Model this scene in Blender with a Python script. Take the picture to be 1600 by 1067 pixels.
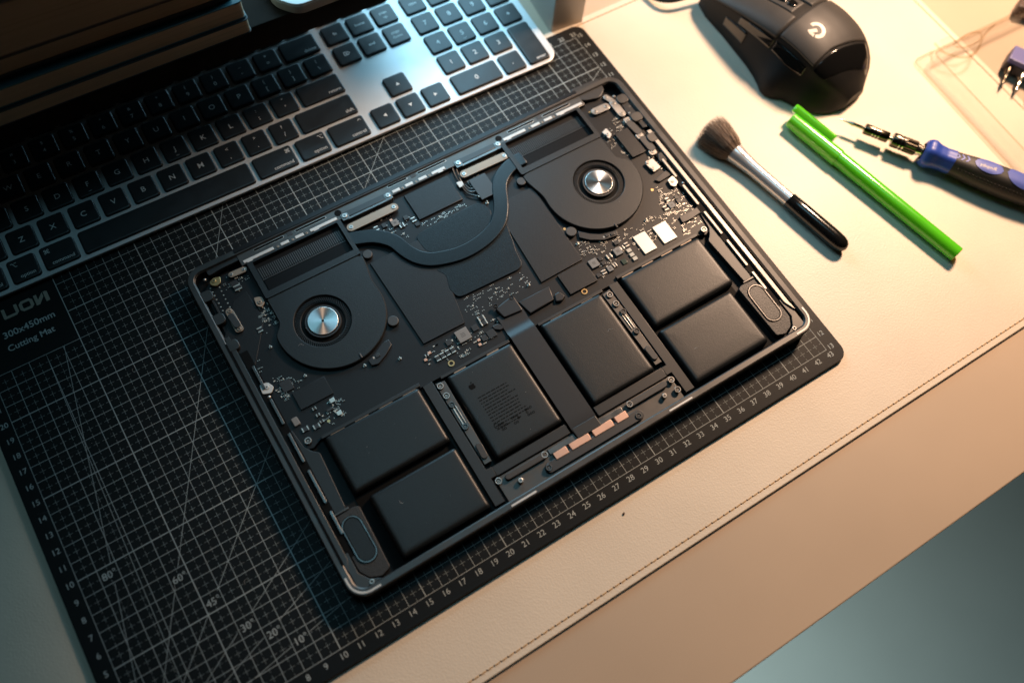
import bpy, math, random
from mathutils import Matrix, Vector
random.seed(7)
for o in list(bpy.data.objects): bpy.data.objects.remove(o, do_unlink=True)
scene = bpy.context.scene
COL = scene.collection
S = 0.01            # every number below is in centimetres; the scene is in metres
# world frame: x, y along the cutting mat's rulers (cm), origin at the ruler zero, z = 0 on top of the mat

# ------------------------------------------------------------------ camera
F_PX = 1328.828
CAM = Vector((13.46392529, -5.72705432, 46.63443542))
FWD = Vector((0.25809708, 0.31181448, -0.91441655))
RGT = Vector((0.8489435, -0.52499843, 0.06059352))
DWN = Vector((-0.46117332, -0.791927, -0.40021344))
cd = bpy.data.cameras.new('camera'); cam = bpy.data.objects.new('camera', cd); COL.objects.link(cam)
cd.sensor_width = 36.0; cd.lens = F_PX * 36 / 1600
cd.clip_start = 0.01; cd.clip_end = 50
m = Matrix((RGT, -DWN, -FWD)).transposed().to_4x4(); m.translation = CAM * S
cam.matrix_world = m
cd.dof.use_dof = True; cd.dof.focus_distance = 0.505; cd.dof.aperture_fstop = 3.6; cd.dof.aperture_blades = 9
scene.camera = cam

# ------------------------------------------------------------------ light
w = bpy.data.worlds.new('World'); scene.world = w; w.use_nodes = True
bg = w.node_tree.nodes['Background']; bg.inputs[0].default_value = (0.66, 0.62, 0.54, 1); bg.inputs[1].default_value = 0.010

def area_lamp(name, loc, aim, size, power, col, size_y=None, spread=180, shape=None):
    l = bpy.data.lights.new(name, 'AREA'); l.energy = power; l.color = col
    l.shape = shape or ('RECTANGLE' if size_y else 'DISK'); l.size = size * S
    if size_y: l.size_y = size_y * S
    l.spread = math.radians(spread)
    o = bpy.data.objects.new(name, l); COL.objects.link(o)
    o.location = Vector(loc) * S
    o.rotation_euler = (Vector(aim) - Vector(loc)).to_track_quat('-Z', 'Y').to_euler()
    return o
# warm shaded desk lamp above the pad on the right, the blue-white screen on the shelf, a dim teal room lamp
def spot_lamp(name, loc, aim, cone, blend, radius, power, col):
    l = bpy.data.lights.new(name, 'SPOT'); l.energy = power; l.color = col; l.spot_size = math.radians(cone); l.spot_blend = blend; l.shadow_soft_size = radius * S
    o = bpy.data.objects.new(name, l); COL.objects.link(o); o.location = Vector(loc) * S
    o.rotation_euler = (Vector(aim) - Vector(loc)).to_track_quat('-Z', 'Y').to_euler(); return o
spot_lamp('desk_lamp_light', (85, 26, 48), (64, 11, 0), 74, 0.22, 5.0, 29, (1.0, 0.67, 0.455))
area_lamp('room_light', (30, 38, 150), (20, 15, 0), 50, 1.7, (0.32, 0.74, 0.94))
area_lamp('screen_light', (38, 46, 16), (23, 15, 0), 24, 1.2, (0.38, 0.76, 1.0), 32, spread=155)
area_lamp('floor_fill_light', (34, -20, -30), (62, -22, -73), 14, 2.2, (0.74, 0.92, 0.90))  # unseen fill added to brighten the floor; no lamp known there

vs = scene.view_settings
scene.display_settings.display_device = 'sRGB'
vs.view_transform = 'Standard'; vs.look = 'None'; vs.gamma = 1.0; vs.exposure = 0.0; vs.use_curve_mapping = False
try:
    scene.cycles.transparent_max_bounces = 48
    scene.cycles.caustics_reflective = False; scene.cycles.caustics_refractive = False
except Exception: pass

# ------------------------------------------------------------------ materials
MATS = {}
def mat(name, col, rough=0.5, metal=0.0, bump=0.0, bscale=2500.0, var=0.0, vscale=400.0, spec=0.5, coat=0.0,
        grain=0.0, gscale=9000.0, rvar=0.0, aniso=None, voronoi=False):
    if name in MATS: return MATS[name]
    m = bpy.data.materials.new(name); m.use_nodes = True
    nt = m.node_tree; N = nt.nodes; L = nt.links
    b = N['Principled BSDF']
    b.inputs['Base Color'].default_value = (*col, 1); b.inputs['Roughness'].default_value = rough
    b.inputs['Metallic'].default_value = metal; b.inputs['Specular IOR Level'].default_value = spec
    b.inputs['Coat Weight'].default_value = coat; b.inputs['Coat Roughness'].default_value = 0.08
    tc = N.new('ShaderNodeTexCoord')
    src = None
    if var or grain:
        cur = None
        for amt, sc, det in ((var, vscale, 5), (grain, gscale, 1)):
            if not amt: continue
            n = N.new('ShaderNodeTexNoise'); n.inputs['Scale'].default_value = sc; n.inputs['Detail'].default_value = det
            L.new(tc.outputs['Object'], n.inputs['Vector'])
            mr = N.new('ShaderNodeMapRange'); mr.inputs['From Min'].default_value = 0.3; mr.inputs['From Max'].default_value = 0.7
            mr.inputs['To Min'].default_value = 1 - amt; mr.inputs['To Max'].default_value = 1 + amt
            L.new(n.outputs['Fac'], mr.inputs['Value'])
            mx = N.new('ShaderNodeVectorMath'); mx.operation = 'SCALE'
            if cur is None: mx.inputs[0].default_value = col
            else: L.new(cur, mx.inputs[0])
            L.new(mr.outputs[0], mx.inputs['Scale']); cur = mx.outputs[0]
        L.new(cur, b.inputs['Base Color'])
    if rvar:
        n = N.new('ShaderNodeTexNoise'); n.inputs['Scale'].default_value = 120; n.inputs['Detail'].default_value = 6
        L.new(tc.outputs['Object'], n.inputs['Vector'])
        mr = N.new('ShaderNodeMapRange'); mr.inputs['From Min'].default_value = 0.3; mr.inputs['From Max'].default_value = 0.7
        mr.inputs['To Min'].default_value = max(0.02, rough - rvar); mr.inputs['To Max'].default_value = rough + rvar
        L.new(n.outputs['Fac'], mr.inputs['Value']); L.new(mr.outputs[0], b.inputs['Roughness'])
    if bump:
        if voronoi:
            n = N.new('ShaderNodeTexVoronoi'); n.feature = 'SMOOTH_F1'; n.inputs['Scale'].default_value = bscale; out = n.outputs['Distance']
        else:
            n = N.new('ShaderNodeTexNoise'); n.inputs['Scale'].default_value = bscale; n.inputs['Detail'].default_value = 3; out = n.outputs['Fac']
        L.new(tc.outputs['Object'], n.inputs['Vector'])
        bp = N.new('ShaderNodeBump'); bp.inputs['Strength'].default_value = bump; bp.inputs['Distance'].default_value = 0.0004
        L.new(out, bp.inputs['Height']); L.new(bp.outputs[0], b.inputs['Normal'])
    MATS[name] = m; return m

def clear_plastic(name, tint=(0.97, 0.95, 0.92), rough=0.06, edge=0.0):
    """Thin clear plastic: light passes straight through, with a Fresnel gloss on top."""
    m = bpy.data.materials.new(name); m.use_nodes = True; nt = m.node_tree; N = nt.nodes; L = nt.links
    N.remove(N['Principled BSDF'])
    t = N.new('ShaderNodeBsdfTransparent'); t.inputs[0].default_value = (*tint, 1)
    g = N.new('ShaderNodeBsdfGlossy'); g.inputs['Roughness'].default_value = rough
    lw = N.new('ShaderNodeLayerWeight'); lw.inputs[0].default_value = 0.35
    fr = N.new('ShaderNodeMapRange'); fr.inputs['To Min'].default_value = 0.03; fr.inputs['To Max'].default_value = 0.30; L.new(lw.outputs['Facing'], fr.inputs['Value'])
    mx = N.new('ShaderNodeMixShader')
    L.new(fr.outputs[0], mx.inputs[0]); L.new(t.outputs[0], mx.inputs[1]); L.new(g.outputs[0], mx.inputs[2])
    L.new(mx.outputs[0], N['Material Output'].inputs['Surface'])
    MATS[name] = m; return m

# ------------------------------------------------------------------ mesh building
def W(px, py, z=0.0):
    """Point of the photograph (1600 x 1067) on the horizontal plane z -> world (x, y)."""
    d = RGT * ((px - 800) / F_PX) + DWN * ((py - 533.5) / F_PX) + FWD
    p = CAM + d * ((z - CAM.z) / d.z)
    return (p.x, p.y)
def rectW(z, *pp):
    q = [W(a, b, z) for a, b in pp]
    return min(p[0] for p in q), max(p[0] for p in q), min(p[1] for p in q), max(p[1] for p in q)
def polyW(z, *pp): return [W(a, b, z) for a, b in pp]
def area2(p): return sum(p[i][0] * p[(i + 1) % len(p)][1] - p[(i + 1) % len(p)][0] * p[i][1] for i in range(len(p)))
def ccw(p): return list(p) if area2(p) > 0 else list(p)[::-1]
def inset(p, d):
    n = len(p); out = []
    for i in range(n):
        a, b, c = p[i - 1], p[i], p[(i + 1) % n]
        e1 = (b[0] - a[0], b[1] - a[1]); e2 = (c[0] - b[0], c[1] - b[1])
        l1 = math.hypot(*e1) or 1e-9; l2 = math.hypot(*e2) or 1e-9
        n1 = (-e1[1] / l1, e1[0] / l1); n2 = (-e2[1] / l2, e2[0] / l2)
        bx, by = n1[0] + n2[0], n1[1] + n2[1]; k = 1 + n1[0] * n2[0] + n1[1] * n2[1]
        k = max(k, 0.35)
        out.append((b[0] + d * bx / k, b[1] + d * by / k))
    return out
def rrect(x0, x1, y0, y1, r=0.0, n=6):
    if r <= 0: return [(x0, y0), (x1, y0), (x1, y1), (x0, y1)]
    out = []
    for cx, cy, a0 in ((x1 - r, y0 + r, -90), (x1 - r, y1 - r, 0), (x0 + r, y1 - r, 90), (x0 + r, y0 + r, 180)):
        for i in range(n + 1):
            a = math.radians(a0 + 90 * i / n); out.append((cx + r * math.cos(a), cy + r * math.sin(a)))
    return out
def roundpoly(p, r, n=4):
    """Round the corners of a polygon with radius-like distance r."""
    out = []; k = len(p)
    for i in range(k):
        a, b, c = Vector(p[i - 1]), Vector(p[i]), Vector(p[(i + 1) % k])
        d1 = min(r, (a - b).length * .45); d2 = min(r, (c - b).length * .45)
        s = b + (a - b).normalized() * d1; e = b + (c - b).normalized() * d2
        for j in range(n + 1):
            t = j / n; q = s * (1 - t) ** 2 + b * (2 * t * (1 - t)) + e * t * t; out.append((q.x, q.y))
    return out
def circ(x, y, r, n=24, a0=0.0, a1=360.0):
    full = abs(a1 - a0) >= 360
    return [(x + r * math.cos(math.radians(a0 + (a1 - a0) * i / (n if full else n - 1))),
             y + r * math.sin(math.radians(a0 + (a1 - a0) * i / (n if full else n - 1)))) for i in range(n)]
def capsule(p, q, r, n=8):
    a = math.degrees(math.atan2(q[1] - p[1], q[0] - p[0]))
    return circ(p[0], p[1], r, n, a + 90, a + 270) + circ(q[0], q[1], r, n, a - 90, a + 90)
def spline(pts, n=8):
    out = []; P = [Vector(p) for p in pts]; P = [P[0] * 2 - P[1]] + P + [P[-1] * 2 - P[-2]]
    for i in range(1, len(P) - 2):
        for j in range(n):
            t = j / n; a, b, c, d = P[i - 1], P[i], P[i + 1], P[i + 2]
            out.append(0.5 * ((2 * b) + (c - a) * t + (2 * a - 5 * b + 4 * c - d) * t * t + (3 * b - a - 3 * c + d) * t ** 3))
    out.append(P[-2]); return out

class MB:
    """Collects geometry in world centimetres; build() links it as one mesh object."""
    def __init__(s, T=None): s.v = []; s.f = []; s.m = []; s.k = 0; s.T = T; s.flat = set()
    def mi(s, k): s.k = k; return s
    def add(s, vs, fs):
        o = len(s.v)
        if s.T is not None: vs = [tuple(s.T @ Vector(v)) for v in vs]
        s.v += [tuple(v) for v in vs]; s.f += [tuple(i + o for i in f) for f in fs]; s.m += [s.k] * len(fs); return s
    def rings(s, R, cap0=False, cap1=True, closed=True):
        n = len(R[0]); vs = [p for r in R for p in r]; fs = []
        for i in range(len(R) - 1):
            for j in range(n if closed else n - 1):
                a = i * n + j; b = i * n + (j + 1) % n; fs.append((a, b, b + n, a + n))
        if cap0: fs.append(tuple(range(n))[::-1])
        if cap1: fs.append(tuple(range((len(R) - 1) * n, len(R) * n)))
        s.add(vs, fs)
        if cap1: s.flat.add(len(s.f) - 1)
        return s
    def prism(s, p, z0, z1, b=0.0, seg=2, bottom=False):
        p = ccw(p); R = [[(x, y, z0) for x, y in p]]
        if b > 0:
            for i in range(seg + 1):
                t = math.pi / 2 * i / seg; q = inset(p, b * (1 - math.cos(t)))
                R.append([(x, y, z1 - b + b * math.sin(t)) for x, y in q])
        else: R.append([(x, y, z1) for x, y in p])
        return s.rings(R, cap0=bottom)
    def box(s, x0, x1, y0, y1, z0, z1, b=0.0, r=0.0, bottom=False):
        return s.prism(rrect(x0, x1, y0, y1, r if r > 1.3 * b else 0, 4), z0, z1, b, bottom=bottom)
    def cyl(s, x, y, r, z0, z1, b=0.0, n=20): return s.prism(circ(x, y, r, n), z0, z1, b)
    def tube_ring(s, x, y, r0, r1, z0, z1, n=24, b=0.015):
        """A washer: outer r1, inner r0."""
        pr = [(r1, z0), (r1, z1 - b), (r1 - b, z1), (r0 + b, z1), (r0, z1 - b), (r0, z0)]
        return s.rings([[(x + r * math.cos(2 * math.pi * i / n), y + r * math.sin(2 * math.pi * i / n), z) for i in range(n)] for r, z in pr], cap1=False)
    def frame(s, po, pi_, z0, z1):
        """Ring between two outlines with the same vertex count."""
        return s.rings([[(x, y, z0) for x, y in po], [(x, y, z1) for x, y in po], [(x, y, z1) for x, y in pi_], [(x, y, z0) for x, y in pi_]], cap1=False)
    def line(s, p, q, w, z):
        d = (Vector(q) - Vector(p)); d.normalize(); n = (-d.y * w / 2, d.x * w / 2)
        return s.add([(p[0] - n[0], p[1] - n[1], z), (q[0] - n[0], q[1] - n[1], z), (q[0] + n[0], q[1] + n[1], z), (p[0] + n[0], p[1] + n[1], z)], [(0, 1, 2, 3)])
    def tube(s, path, r, n=10, cap=True):
        P = [Vector(p) for p in path]; R = []; up = Vector((0, 0, 1))
        for i, p in enumerate(P):
            t = (P[min(i + 1, len(P) - 1)] - P[max(i - 1, 0)]).normalized()
            a = t.cross(up); a = a.normalized() if a.length > 1e-4 else Vector((1, 0, 0)); b = a.cross(t)
            rr = r(i / (len(P) - 1)) if callable(r) else r
            R.append([tuple(p + a * (rr * math.cos(2 * math.pi * j / n)) + b * (rr * math.sin(2 * math.pi * j / n))) for j in range(n)])
        return s.rings(R, cap0=cap, cap1=cap)
    def lathe(s, prof, n=28):
        """Profile of (distance along +X, radius); caps where the radius ends above zero."""
        R = [[(u, r * math.cos(2 * math.pi * j / n), r * math.sin(2 * math.pi * j / n)) for j in range(n)] for u, r in prof]
        return s.rings(R, cap0=prof[0][1] > 1e-6, cap1=prof[-1][1] > 1e-6)
    def grid(s, rows):
        n = len(rows[0]); vs = [p for r in rows for p in r]
        return s.add(vs, [(i * n + j, i * n + j + 1, (i + 1) * n + j + 1, (i + 1) * n + j) for i in range(len(rows) - 1) for j in range(n - 1)])
    def sphere(s, c, r, n=10, sq=1.0):
        R = []
        for i in range(n // 2 + 1):
            a = -math.pi / 2 + math.pi * i / (n // 2)
            R.append([(c[0] + r * math.cos(a) * math.cos(2 * math.pi * j / n), c[1] + r * math.cos(a) * math.sin(2 * math.pi * j / n), c[2] + sq * r * math.sin(a)) for j in range(n)])
        return s.rings(R, cap1=False)
    def text(s, string, size, x, y, z, align='LEFT', ang=0.0, sx=1.0, bold=0.0):
        vs, fs = glyphs(string, align, bold); c, n = math.cos(ang), math.sin(ang)
        return s.add([(x + size * (vx * sx * c - vy * n), y + size * (vx * sx * n + vy * c), z) for vx, vy in vs], fs)
    def build(s, name, mats, parent=None, origin=None, smooth=40, props=None):
        if not isinstance(mats, (list, tuple)): mats = [mats]
        org = Vector(origin) if origin is not None else (Vector(parent_origin(parent)) if parent else Vector((0, 0, 0)))
        me = bpy.data.meshes.new(name)
        me.from_pydata([((x - org.x) * S, (y - org.y) * S, (z - org.z) * S) for x, y, z in s.v], [], s.f)
        for k in mats: me.materials.append(k)
        if len(mats) > 1: me.polygons.foreach_set('material_index', [min(i, len(mats) - 1) for i in s.m])
        if smooth:
            me.polygons.foreach_set('use_smooth', [True] * len(me.polygons)); me.set_sharp_from_angle(angle=math.radians(smooth))
            me.polygons.foreach_set('use_smooth', [i not in s.flat for i in range(len(me.polygons))])
        me.update()
        o = bpy.data.objects.new(name, me); COL.objects.link(o)
        if parent: o.parent = parent
        else: o.location = org * S
        if props:
            for a, b in props.items(): o[a] = b
        return o
ORG = {}
def parent_origin(p):
    while p is not None:
        if p.name in ORG: return ORG[p.name]
        p = p.parent
    return (0, 0, 0)
def thing(name, loc, label, cat, group=None, rot=None):
    o = bpy.data.objects.new(name, None); COL.objects.link(o); o.location = Vector(loc) * S
    o.empty_display_size = 0.02; o['label'] = label; o['category'] = cat
    if group: o['group'] = group
    ORG[o.name] = tuple(loc)
    return o
def tag(o, label, cat, group=None, kind=None):
    if label: o['label'] = label
    if cat: o['category'] = cat
    if group: o['group'] = group
    if kind: o['kind'] = kind
    return o
_G = {}
def glyphs(string, align, bold=0.0):
    k = (string, align, bold)
    if k not in _G:
        cu = bpy.data.curves.new('lettering', 'FONT'); cu.body = string; cu.size = 1.0; cu.align_x = align; cu.resolution_u = 3
        cu.offset = bold; cu.space_line = 0.9
        ob = bpy.data.objects.new('lettering', cu); me = ob.to_mesh()
        _G[k] = ([(v.co.x, v.co.y) for v in me.vertices], [tuple(p.vertices) for p in me.polygons])
        ob.to_mesh_clear(); bpy.data.objects.remove(ob); bpy.data.curves.remove(cu)
    return _G[k]

# ================================================================== the setting: floor, desk
m_floor = mat('floor_vinyl', (0.36, 0.39, 0.38), 0.55, bump=0.05, bscale=300, var=0.03, vscale=10, grain=0.10, gscale=900)
m_desk = mat('desk_laminate', (0.56, 0.43, 0.31), 0.50, bump=0.04, bscale=1500, var=0.05, vscale=9, grain=0.06, gscale=3000)
m_pad = mat('pad_leather', (0.80, 0.69, 0.55), 0.47, bump=0.22, bscale=1100, voronoi=True, var=0.05, vscale=16, grain=0.03, gscale=2500)
m_pad_edge = mat('pad_edge', (0.62, 0.47, 0.32), 0.6)
m_thread = mat('thread', (0.50, 0.30, 0.13), 0.8)
m_hole = mat('stitch_hole', (0.06, 0.03, 0.012), 0.9)

MB().add([(-400, -500, -73), (600, -500, -73), (600, 400, -73), (-400, 400, -73)], [(0, 1, 2, 3)]).build('floor', m_floor, props={'kind': 'structure'})
b = MB(); b.prism(rrect(-60, 125, -12.05, 75, 0.3), -3.2, -0.5, 0.08, bottom=True)
tag(b.build('desk', m_desk, origin=(30, 25, -3.2)), 'tan laminate desk top with a straight front edge', 'desk')

PADZ = -0.3
pad = thing('desk_pad', (28, 12, -0.5), 'cream leather desk pad with brown edge stitching', 'desk pad')
b = MB(); b.prism(rrect(-11.5, 68.6, -5.22, 29.6, .8, 6), -0.485, PADZ, 0.07, 3); b.build('sheet', m_pad, pad)
b = MB()
def stitch_run(p, q, pitch=0.42):
    P, Q = Vector(p), Vector(q); n = int((Q - P).length / pitch); d = (Q - P).normalized(); nn = Vector((-d.y, d.x))
    for i in range(n):
        c = P + d * (pitch * (i + .5)); a = c - d * 0.145 - nn * 0.012; e = c + d * 0.145 + nn * 0.012
        b.mi(0).tube([(a.x, a.y, PADZ - .012), (a.x * .8 + e.x * .2, a.y * .8 + e.y * .2, PADZ + .006), (a.x * .2 + e.x * .8, a.y * .2 + e.y * .8, PADZ + .006), (e.x, e.y, PADZ - .012)], .036, 6)
        h = c + d * 0.21
        b.mi(1).prism(circ(h.x, h.y, .055, 8), PADZ - .01, PADZ + .003)
stitch_run((-11, -4.80), (68.1, -4.80)); stitch_run((-11, 29.1), (68.1, 29.1)); stitch_run((68.1, -4.7), (68.1, 29.1))
b.build('stitching', [m_thread, m_hole], pad, props={'kind': 'stuff'})

# ================================================================== cutting mat
m_mat = mat('mat_vinyl', (0.0060, 0.0068, 0.0072), 0.48, bump=0.10, bscale=3000, grain=0.16, gscale=4000, var=0.06, vscale=30, spec=0.25)
m_print = mat('mat_print', (0.42, 0.47, 0.47), 0.6, var=0.12, vscale=200)
m_logo = mat('mat_logo', (0.36, 0.33, 0.27), 0.6)
m_dash = mat('mat_print_fine', (0.25, 0.29, 0.29), 0.6, var=0.2, vscale=150)
cm = thing('cutting_mat', (21.5, 14, -0.3), 'black self-healing cutting mat with a white centimetre grid', 'cutting mat')
b = MB(); b.prism(rrect(-1, 44, -1, 29, 0.75, 6), PADZ + .004, 0, 0.04, 2); b.build('sheet', m_mat, cm)
g = MB(); ZP = 0.004
def inpanel(x, y): return x < 5 and y > 23
def hline(y, x0, x1, w_): g.line((x0, y), (x1, y), w_, ZP)
def vline(x, y0, y1, w_): g.line((x, y0), (x, y1), w_, ZP)
for i in range(0, 44):
    y1 = 28 if i >= 5 else 23
    thick = .048 if i % 5 == 0 and i not in (0,) else .026
    vline(i, 0, y1, thick)
for j in range(0, 29):
    x0 = 0 if j <= 23 else 5
    hline(j, x0, 43, .048 if j % 5 == 0 and j else .026)
g.mi(1)
for i in range(43):
    x = i + .5
    for k in range(0, 57):
        y = k * .5; a, e = max(0, y - .18), min(28, y + .18)
        if x < 5 and y > 22.9: continue
        if e > a: vline(x, a, e, .018)
for j in range(28):
    y = j + .5
    for k in range(0, 87):
        x = k * .5; a, e = max(0, x - .18), min(43, x + .18)
        if y > 23 and x < 5.1: continue
        if e > a: hline(y, a, e, .018)
g.mi(0)
labels = {80: (1.5, 9.5), 60: (4.5, 7.5), 45: (5.5, 5.5), 30: (6.5, 3.5), 20: (7.5, 2.5), 10: (8.5, 1.5)}
for a, (lx, ly) in labels.items():
    t = math.tan(math.radians(a)); yend = 28 if a > 33 else 43 * t; xend = min(43, yend / t)
    if a == 80: xend, yend = 23 / t, 23
    d = Vector((1, t)).normalized(); L0 = Vector((lx, ly)).dot(d)
    for s0, s1 in ((0, L0 - .55), (L0 + .55, Vector((xend, yend)).length)):
        g.line(tuple(d * s0), tuple(d * s1), .024, ZP)
g.line((3.0, 23), (2.55, 0), .022, ZP)
g.build('grid_print', [m_print, m_dash], cm, smooth=0)
t_ = MB()
for i in range(0, 44): t_.text(str(i), .46, i, -.52, ZP, 'CENTER')
for j in range(0, 29): t_.text(str(j), .46, -.42, j - .16, ZP, 'CENTER')
for i in range(-20, 24): t_.text(str(abs(i)), .44, i + 20, 28.18, ZP, 'CENTER')
for j in range(-13, 16): t_.text(str(abs(j)), .44, 43.38, j + 13 - .1, ZP, 'CENTER')
for a, (lx, ly) in labels.items(): t_.text(f'{a}\u00b0', .56, lx, ly - .2, ZP, 'CENTER')
t_.text('300x450mm', .60, 4.32, 25.06, ZP, 'RIGHT', bold=.012)
t_.text('Cutting Mat', .56, 3.98, 24.17, ZP, 'RIGHT', bold=.012)
t_.build('ruler_numerals', m_print, cm, smooth=0)
lg = MB()
def glyph(pts): lg.prism(pts, .001, ZP)
# block lettering of the maker's mark (U, O, reversed N)
y0, y1, h = 26.24, 26.95, .17
glyph([(4.20, y0), (4.42, y0), (4.42, y1 - .06), (4.33, y1), (4.20, y1)])
glyph([(3.62, y0), (3.82, y0), (4.14, y0 + .40), (4.14, y1), (3.96, y1 - .20), (3.80, y0 + .32), (3.80, y1), (3.62, y1)])
o_ = [(2.72, y0 + .16), (2.88, y0), (3.36, y0), (3.52, y0 + .16), (3.52, y1 - .16), (3.36, y1), (2.88, y1), (2.72, y1 - .16)]
i_ = [(2.90, y0 + .22), (2.95, y0 + h), (3.29, y0 + h), (3.34, y0 + .22), (3.34, y1 - .22), (3.29, y1 - h), (2.95, y1 - h), (2.90, y1 - .22)]
for k in range(8): glyph([o_[k], o_[(k + 1) % 8], i_[(k + 1) % 8], i_[k]])
glyph([(1.72, y1), (1.90, y1), (1.90, y0 + h), (1.72, y0 + .02)]); glyph([(1.74, y0), (2.46, y0), (2.62, y0 + .16), (2.44, y0 + h), (1.86, y0 + h)])
glyph([(2.44, y0 + .16), (2.62, y0 + .16), (2.62, y1), (2.44, y1)])
glyph([(0.88, y0), (1.08, y0), (1.60, y1), (1.40, y1)]); glyph([(.66, y1), (.86, y1), (1.08, y0), (.88, y0)])
lg.build('brand_lettering', m_logo, cm, smooth=0)

# shallow knife marks in the vinyl
m_cut = mat('knife_mark', (0.045, 0.046, 0.045), 0.7)
k_ = MB(); rk = random.Random(9)
for i in range(26):
    x, y = rk.uniform(.5, 11), rk.uniform(1, 26); a = rk.choice((0, math.pi / 2, rk.uniform(0, 3.1))) + rk.uniform(-.05, .05); l = rk.uniform(.4, 3.2)
    if x < 5 and y > 22: continue
    k_.line((x, y), (x + l * math.cos(a), y + l * math.sin(a)), .011, .0025)
k_.build('knife_marks', m_cut, cm, smooth=0, props={'kind': 'stuff'})

# ================================================================== the opened laptop
CX = 27.22
def mxp(p): return [(2 * CX - x, y) for x, y in p]
m_case = mat('case_anodised', (0.085, 0.083, 0.081), 0.42, 0.8, rvar=0.05, var=0.08, vscale=60)
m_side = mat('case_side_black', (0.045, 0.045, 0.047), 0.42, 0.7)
m_alu = mat('bare_aluminium', (0.74, 0.72, 0.69), 0.30, 0.9, rvar=0.06)
m_lit_alu = mat('lit_side_aluminium', (0.36, 0.34, 0.31), 0.45, 0.7, rvar=0.06)  # lit-side copy: the lamp's brightness is put into the colour
m_tray = mat('tray_black', (0.006, 0.006, 0.0065), 0.5, spec=0.25)
m_ledge = mat('ledge_metal', (0.11, 0.105, 0.10), 0.42, 0.8, rvar=0.05)
m_pcb = mat('board_black', (0.006, 0.006, 0.007), 0.42, spec=0.40, bump=0.05, bscale=700, var=0.12, vscale=150, grain=0.15, gscale=4000)
m_fan = mat('fan_plastic', (0.0075, 0.0090, 0.0100), 0.43, spec=0.55, bump=0.20, bscale=1700, grain=0.45, gscale=1900)
m_vent = mat('vent_plastic', (0.010, 0.010, 0.011), 0.44, spec=0.8, grain=0.15, gscale=5000)
m_shield = mat('shield_film', (0.009, 0.009, 0.010), 0.42, spec=0.45, bump=0.16, bscale=1500, grain=0.40, gscale=1900)
m_copperfilm = mat('graphite_plate', (0.005, 0.011, 0.016), 0.36, spec=0.36, grain=0.55, gscale=1900, bump=0.22, bscale=1700)
m_batt = mat('battery_wrap', (0.0075, 0.0095, 0.0105), 0.41, spec=0.52, bump=0.16, bscale=1700, grain=0.35, gscale=1900)  # slight blue in the base colour stands for the teal room reflection
m_strip = mat('frame_strip', (0.012, 0.012, 0.012), 0.42, spec=0.6, grain=0.12, gscale=4000)
m_rubber = mat('rubber_black', (0.014, 0.014, 0.014), 0.55, spec=0.8, grain=0.1)
m_black = mat('deep_black', (0.003, 0.003, 0.003), 0.6, spec=0.12)
m_steel = mat('steel', (0.50, 0.48, 0.45), 0.36, 0.85, rvar=0.06)
m_dsteel = mat('dark_steel', (0.17, 0.165, 0.16), 0.32, 0.9, rvar=0.06)
m_tape = mat('antenna_tape', (0.66, 0.65, 0.62), 0.45, 0.25, var=0.06, vscale=200)
m_bar = mat('hinge_cover', (0.34, 0.27, 0.21), 0.48, 0.45, rvar=0.06, var=0.08, vscale=120)
m_copper = mat('copper', (0.66, 0.42, 0.32), 0.48, 0.6, rvar=0.06)
m_tin = mat('solder_tin', (0.70, 0.68, 0.62), 0.35, 0.8)
m_chip = mat('chip_epoxy', (0.030, 0.031, 0.033), 0.35, grain=0.15)
m_ind = mat('inductor_grey', (0.19, 0.19, 0.185), 0.50, grain=0.12, gscale=6000)
m_nand = mat('flash_lid', (0.78, 0.76, 0.70), 0.38, 0.35)
m_cream = mat('ceramic_cream', (0.58, 0.54, 0.46), 0.5)
m_green = mat('green_chip', (0.016, 0.045, 0.035), 0.3)
m_gold = mat('gold_pad', (0.72, 0.50, 0.24), 0.35, 0.9)
m_flex = mat('flex_black', (0.013, 0.013, 0.015), 0.40, spec=0.55, grain=0.1, bump=0.04, bscale=300)
m_ink = mat('ink_black', (0.002, 0.002, 0.002), 0.6, spec=0.10)
m_fin = mat('fin_metal', (0.10, 0.10, 0.10), 0.45, 0.4, spec=0.5)
m_deepv = mat('vent_deep', (0.003, 0.003, 0.0035), 0.5, spec=0.15)
m_seal = mat('seal_black', (0.008, 0.008, 0.009), 0.35, spec=0.4)
m_pipe = mat('pipe_black', (0.006, 0.012, 0.017), 0.30, spec=0.5, grain=0.45, gscale=1900, bump=0.12, bscale=1700)
m_spk = mat('speaker_grey', (0.024, 0.023, 0.022), 0.48, spec=0.6, bump=0.5, bscale=1500, grain=0.3, gscale=1800)
m_lbl = mat('label_print', (0.42, 0.42, 0.40), 0.6)

LX0, LX1, LY0, LY1 = 11.68, 42.88, 1.38, 23.25
RIM = 1.29
lap = thing('laptop', (CX, 12.3, 0), 'opened black laptop lying upside down with its bottom cover removed', 'laptop')

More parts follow.
